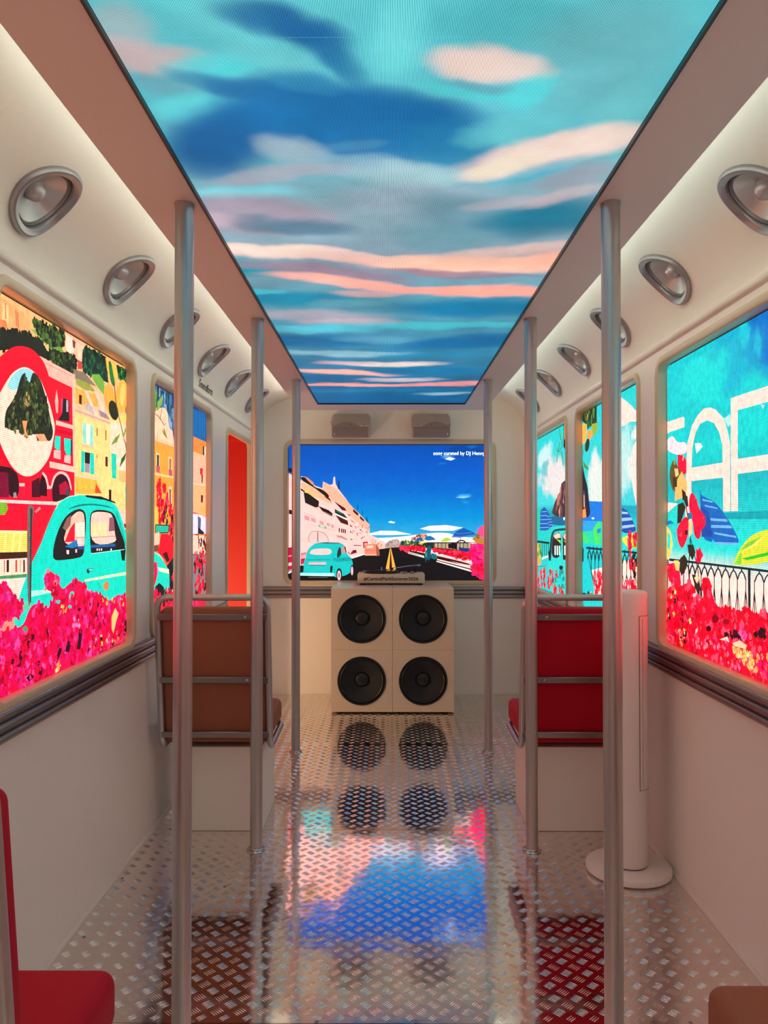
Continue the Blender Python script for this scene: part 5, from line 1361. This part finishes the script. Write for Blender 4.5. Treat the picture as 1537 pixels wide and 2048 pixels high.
def cabinet(x0, x1, z0, z1, label, feet=False):
    yf, yb = 5.775, 6.395
    t = empty('speaker_cabinet', ((x0+x1)/2, yf, z0 - (0.013 if feet else 0)))
    L = t.location
    a0, a1, c0, c1 = x0 - L.x + .0008, x1 - L.x - .0008, z0 - L.z + .0006, z1 - L.z - .0004
    cz = (c0 + c1)/2; rr = 0.180
    mb = MB()
    plate_hole(mb, a0, a1, c0, c1, 0.0, 0, cz, rr)
    dd = yb - yf
    vs = [(a0,0,c0),(a1,0,c0),(a1,0,c1),(a0,0,c1),(a0,dd,c0),(a1,dd,c0),(a1,dd,c1),(a0,dd,c1)]
    mb.add(vs, [(0,1,5,4),(1,2,6,5),(2,3,7,6),(3,0,4,7),(4,5,6,7)])
    mb.build('cabinet_body', M['cab'], t)
    mt = Matrix.Translation((0, 0, cz)) @ Matrix.Rotation(R(90), 4, 'X')
    MB().lathe([(rr, -0.02), (rr, 0.002), (0.1785, 0.0045), (0.172, 0.005), (0.167, 0.0035), (0.166, -0.006)], 56, mt).build('basket_ring', M['black'], t)
    MB().lathe([(0.1665, -0.006), (0.163, 0.000), (0.158, 0.0035), (0.153, 0.001), (0.149, -0.007)], 56, mt).build('surround', M['black'], t)
    MB().lathe([(0.149, -0.007), (0.145, -0.0085), (0.11, -0.026), (0.075, -0.043), (0.045, -0.055)], 56, mt).build('cone', M['cone'], t)
    MB().lathe([(0.054, -0.0525), (0.053, -0.048), (0.045, -0.040), (0.030, -0.034), (0.012, -0.0315), (0.001, -0.031)], 40, mt).build('dust_cap', M['black'], t)
    if feet:
        for fx in (a0 + .06, a1 - .06):
            for fy in (0.06, dd - .06):
                MB().lathe([(0.022, 0.0006), (0.024, 0.004), (0.024, c0)], 20, Matrix.Translation((fx, fy, 0)), cap0=True).build('foot', M['black'], t)
    tag(t, label, 'speaker', 'cream speaker cabinets of the stack')
CX0, CXM, CX1 = -0.4195, 0.0345, 0.4885
CZ0, CZM, CZ1 = 0.013, 0.470, 0.925
cabinet(CX0, CXM, CZ0, CZM, 'cream cabinet with black woofer, bottom left of the stack', True)
cabinet(CXM, CX1, CZ0, CZM, 'cream cabinet with black woofer, bottom right of the stack', True)
cabinet(CX0, CXM, CZM, CZ1, 'cream cabinet with black woofer, top left of the stack')
cabinet(CXM, CX1, CZM, CZ1, 'cream cabinet with black woofer, top right of the stack')

# ------------------------------------------------------------------ turntable
t = empty('turntable', (0.026, 6.075, CZ1))
MB().rbox(-0.262, 0.262, 0.0, 0.30, 0.014, 0.086, 0.003, 2).build('plinth', M['cab'], t)
for fx in (-0.225, 0.225):
    for fy in (0.035, 0.265):
        MB().lathe([(0.020, 0.0006), (0.022, 0.003), (0.022, 0.014)], 20, Matrix.Translation((fx, fy, 0)), cap0=True).build('foot', M['black'], t)
pc = (-0.075, 0.152)
MB().lathe([(0.140, 0.0862), (0.148, 0.088), (0.148, 0.104), (0.146, 0.1065), (0.001, 0.1065)], 64, Matrix.Translation((*pc, 0))).build('platter', M['vinyl'], t)
rc = MB().lathe([(0.1475, 0.1068), (0.1485, 0.1078), (0.1475, 0.109), (0.05, 0.109), (0.049, 0.1086), (0.001, 0.1086)], 64, Matrix.Translation((*pc, 0))).build('record', M['vinyl'], t)
MB().lathe([(0.048, 0.1092), (0.048, 0.1096), (0.001, 0.1096)], 40, Matrix.Translation((*pc, 0))).build('record_label', M['ink'], rc)
MB().lathe([(0.0045, 0.1085), (0.0045, 0.128), (0.003, 0.131), (0.0005, 0.131)], 14, Matrix.Translation((*pc, 0))).build('spindle', M['white'], t)
MB().lathe([(0.024, 0.086), (0.024, 0.100), (0.014, 0.102), (0.012, 0.132), (0.001, 0.133)], 24, Matrix.Translation((0.150, 0.20, 0))).build('tonearm_base', M['black'], t)
MB().lathe([(0.012, 0.086), (0.012, 0.128), (0.001, 0.129)], 20, Matrix.Translation((0.196, 0.22, 0))).build('arm_rest', M['black'], t)
arm = MB().tube(fillet([(0.212, 0.205, 0.142), (0.150, 0.20, 0.139), (0.07, 0.14, 0.130), (0.012, 0.095, 0.128)], 0.03, 5), 0.0036, 10).build('tonearm', M['chrome'], t)
MB().tube([(0.212, 0.205, 0.142), (0.238, 0.207, 0.1433)], 0.008, 16).build('counterweight', M['pole'], arm)
MB().rbox(0.000, 0.018, 0.080, 0.100, 0.113, 0.130, 0.002, 1).build('headshell', M['black'], arm)
for kx, kw in ((0.108, 0.034), (0.166, 0.034)):
    MB().rbox(kx - kw/2, kx + kw/2, 0.02, 0.05, 0.0855, 0.102, 0.002, 1).build('control_block', M['boxd'], t)
lt = letters('lettering', '#CentralParkSummer2026', M['ink'], t, 0.034, Matrix.Translation((0.0, -0.0012, 0.0475)) @ FACE_CAM, 'CENTER', bold=0.0006)
xs_ = [v.co.x for v in lt.data.vertices]; k = 0.426/(max(xs_) - min(xs_))
for v in lt.data.vertices: v.co.x *= k
tag(t, 'cream turntable with a black record, hashtag lettered on its front, on the speaker stack', 'turntable')

# ------------------------------------------------------------------ two boxes above the end screen
def wall_box(cx, mirror, label):
    zb = 2.115
    t = empty('wall_box', (cx, Y1, zb))
    s = -1 if mirror else 1
    hw, H2 = 0.158, 0.186
    # housing: rounded shoulders, bulging front above the lower panel
    prof = [(-0.0005, 0.082), (-0.138, 0.074), (-0.150, 0.080), (-0.150, 0.092), (-0.140, 0.115), (-0.128, 0.150), (-0.110, 0.176), (-0.085, 0.186), (-0.0005, 0.186)]
    P = []
    for k in range(25):
        u = -1 + 2*k/24
        e = max(0.0, (abs(u) - 0.86)/0.14)
        row = []
        for py, pz in prof:
            zz = pz if pz < 0.1 else 0.1 + (pz - 0.1)*(1 - 0.32*e*e)
            row.append((s*u*hw, py*(1 - 0.05*e*e), zz))
        P.append(row)
    mb = MB(); mb.grid(P, closed_v=True)
    n = len(prof)
    mb.f.append(tuple(range(n))); mb.sm.append(False)
    mb.f.append(tuple(24*n + q for q in reversed(range(n)))); mb.sm.append(False)
    mb.build('housing', M['boxw'], t, 50)
    MB().box(-hw + .004 if s > 0 else -hw + .016, hw - .016 if s > 0 else hw - .004, -0.125, -0.0005, 0.0, 0.0765).build('lower_body', M['boxd'], t)
    # arched lip of the lower panel
    ar = [(-0.140 + 0.215*q/16, 0.0760 + 0.036*math.sin(math.pi*q/16)) for q in range(17)]
    mb = MB(); mb.extrude([(s*a, z) for a, z in ar] + [(s*0.075, 0.070), (s*-0.140, 0.070)], -0.1515, -0.120, lambda p, a: (p[0], a, p[1]))
    mb.build('arched_panel', M['boxd'], t)
    for q in (-0.146, 0.002, 0.108):
        MB().lathe([(0.0038, 0.0), (0.0038, 0.0015), (0.0005, 0.0018)], 10, Matrix.Translation((s*q, -0.150, 0.088)) @ Matrix.Rotation(R(90), 4, 'X')).build('screw', M['black'], t)
    if not mirror:
        MB().lathe([(0.007, 0.0), (0.007, 0.012), (0.001, 0.013)], 14, Matrix.Translation((-hw + .001, -0.07, 0.118)) @ Matrix.Rotation(R(-90), 4, 'Y')).build('side_knob', M['boxd'], t)
    MB().rbox(s*(hw - .012) - .006, s*(hw - .012) + .006, -0.128, -0.0005, 0.002, 0.078, 0.003, 2).build('side_cheek', M['boxw'], t)
    MB().rbox(s*(-hw + .024) - .004, s*(-hw + .024) + .004, -0.132, -0.124, 0.006, 0.024, 0.002, 1).build('latch', M['white'], t)
    tag(t, label, 'wall box', 'housings above the end screen')
wall_box(-0.300, False, 'pale plastic wall housing above the end screen, left one of two')
wall_box(0.352, True, 'pale plastic wall housing above the end screen, right one of two')
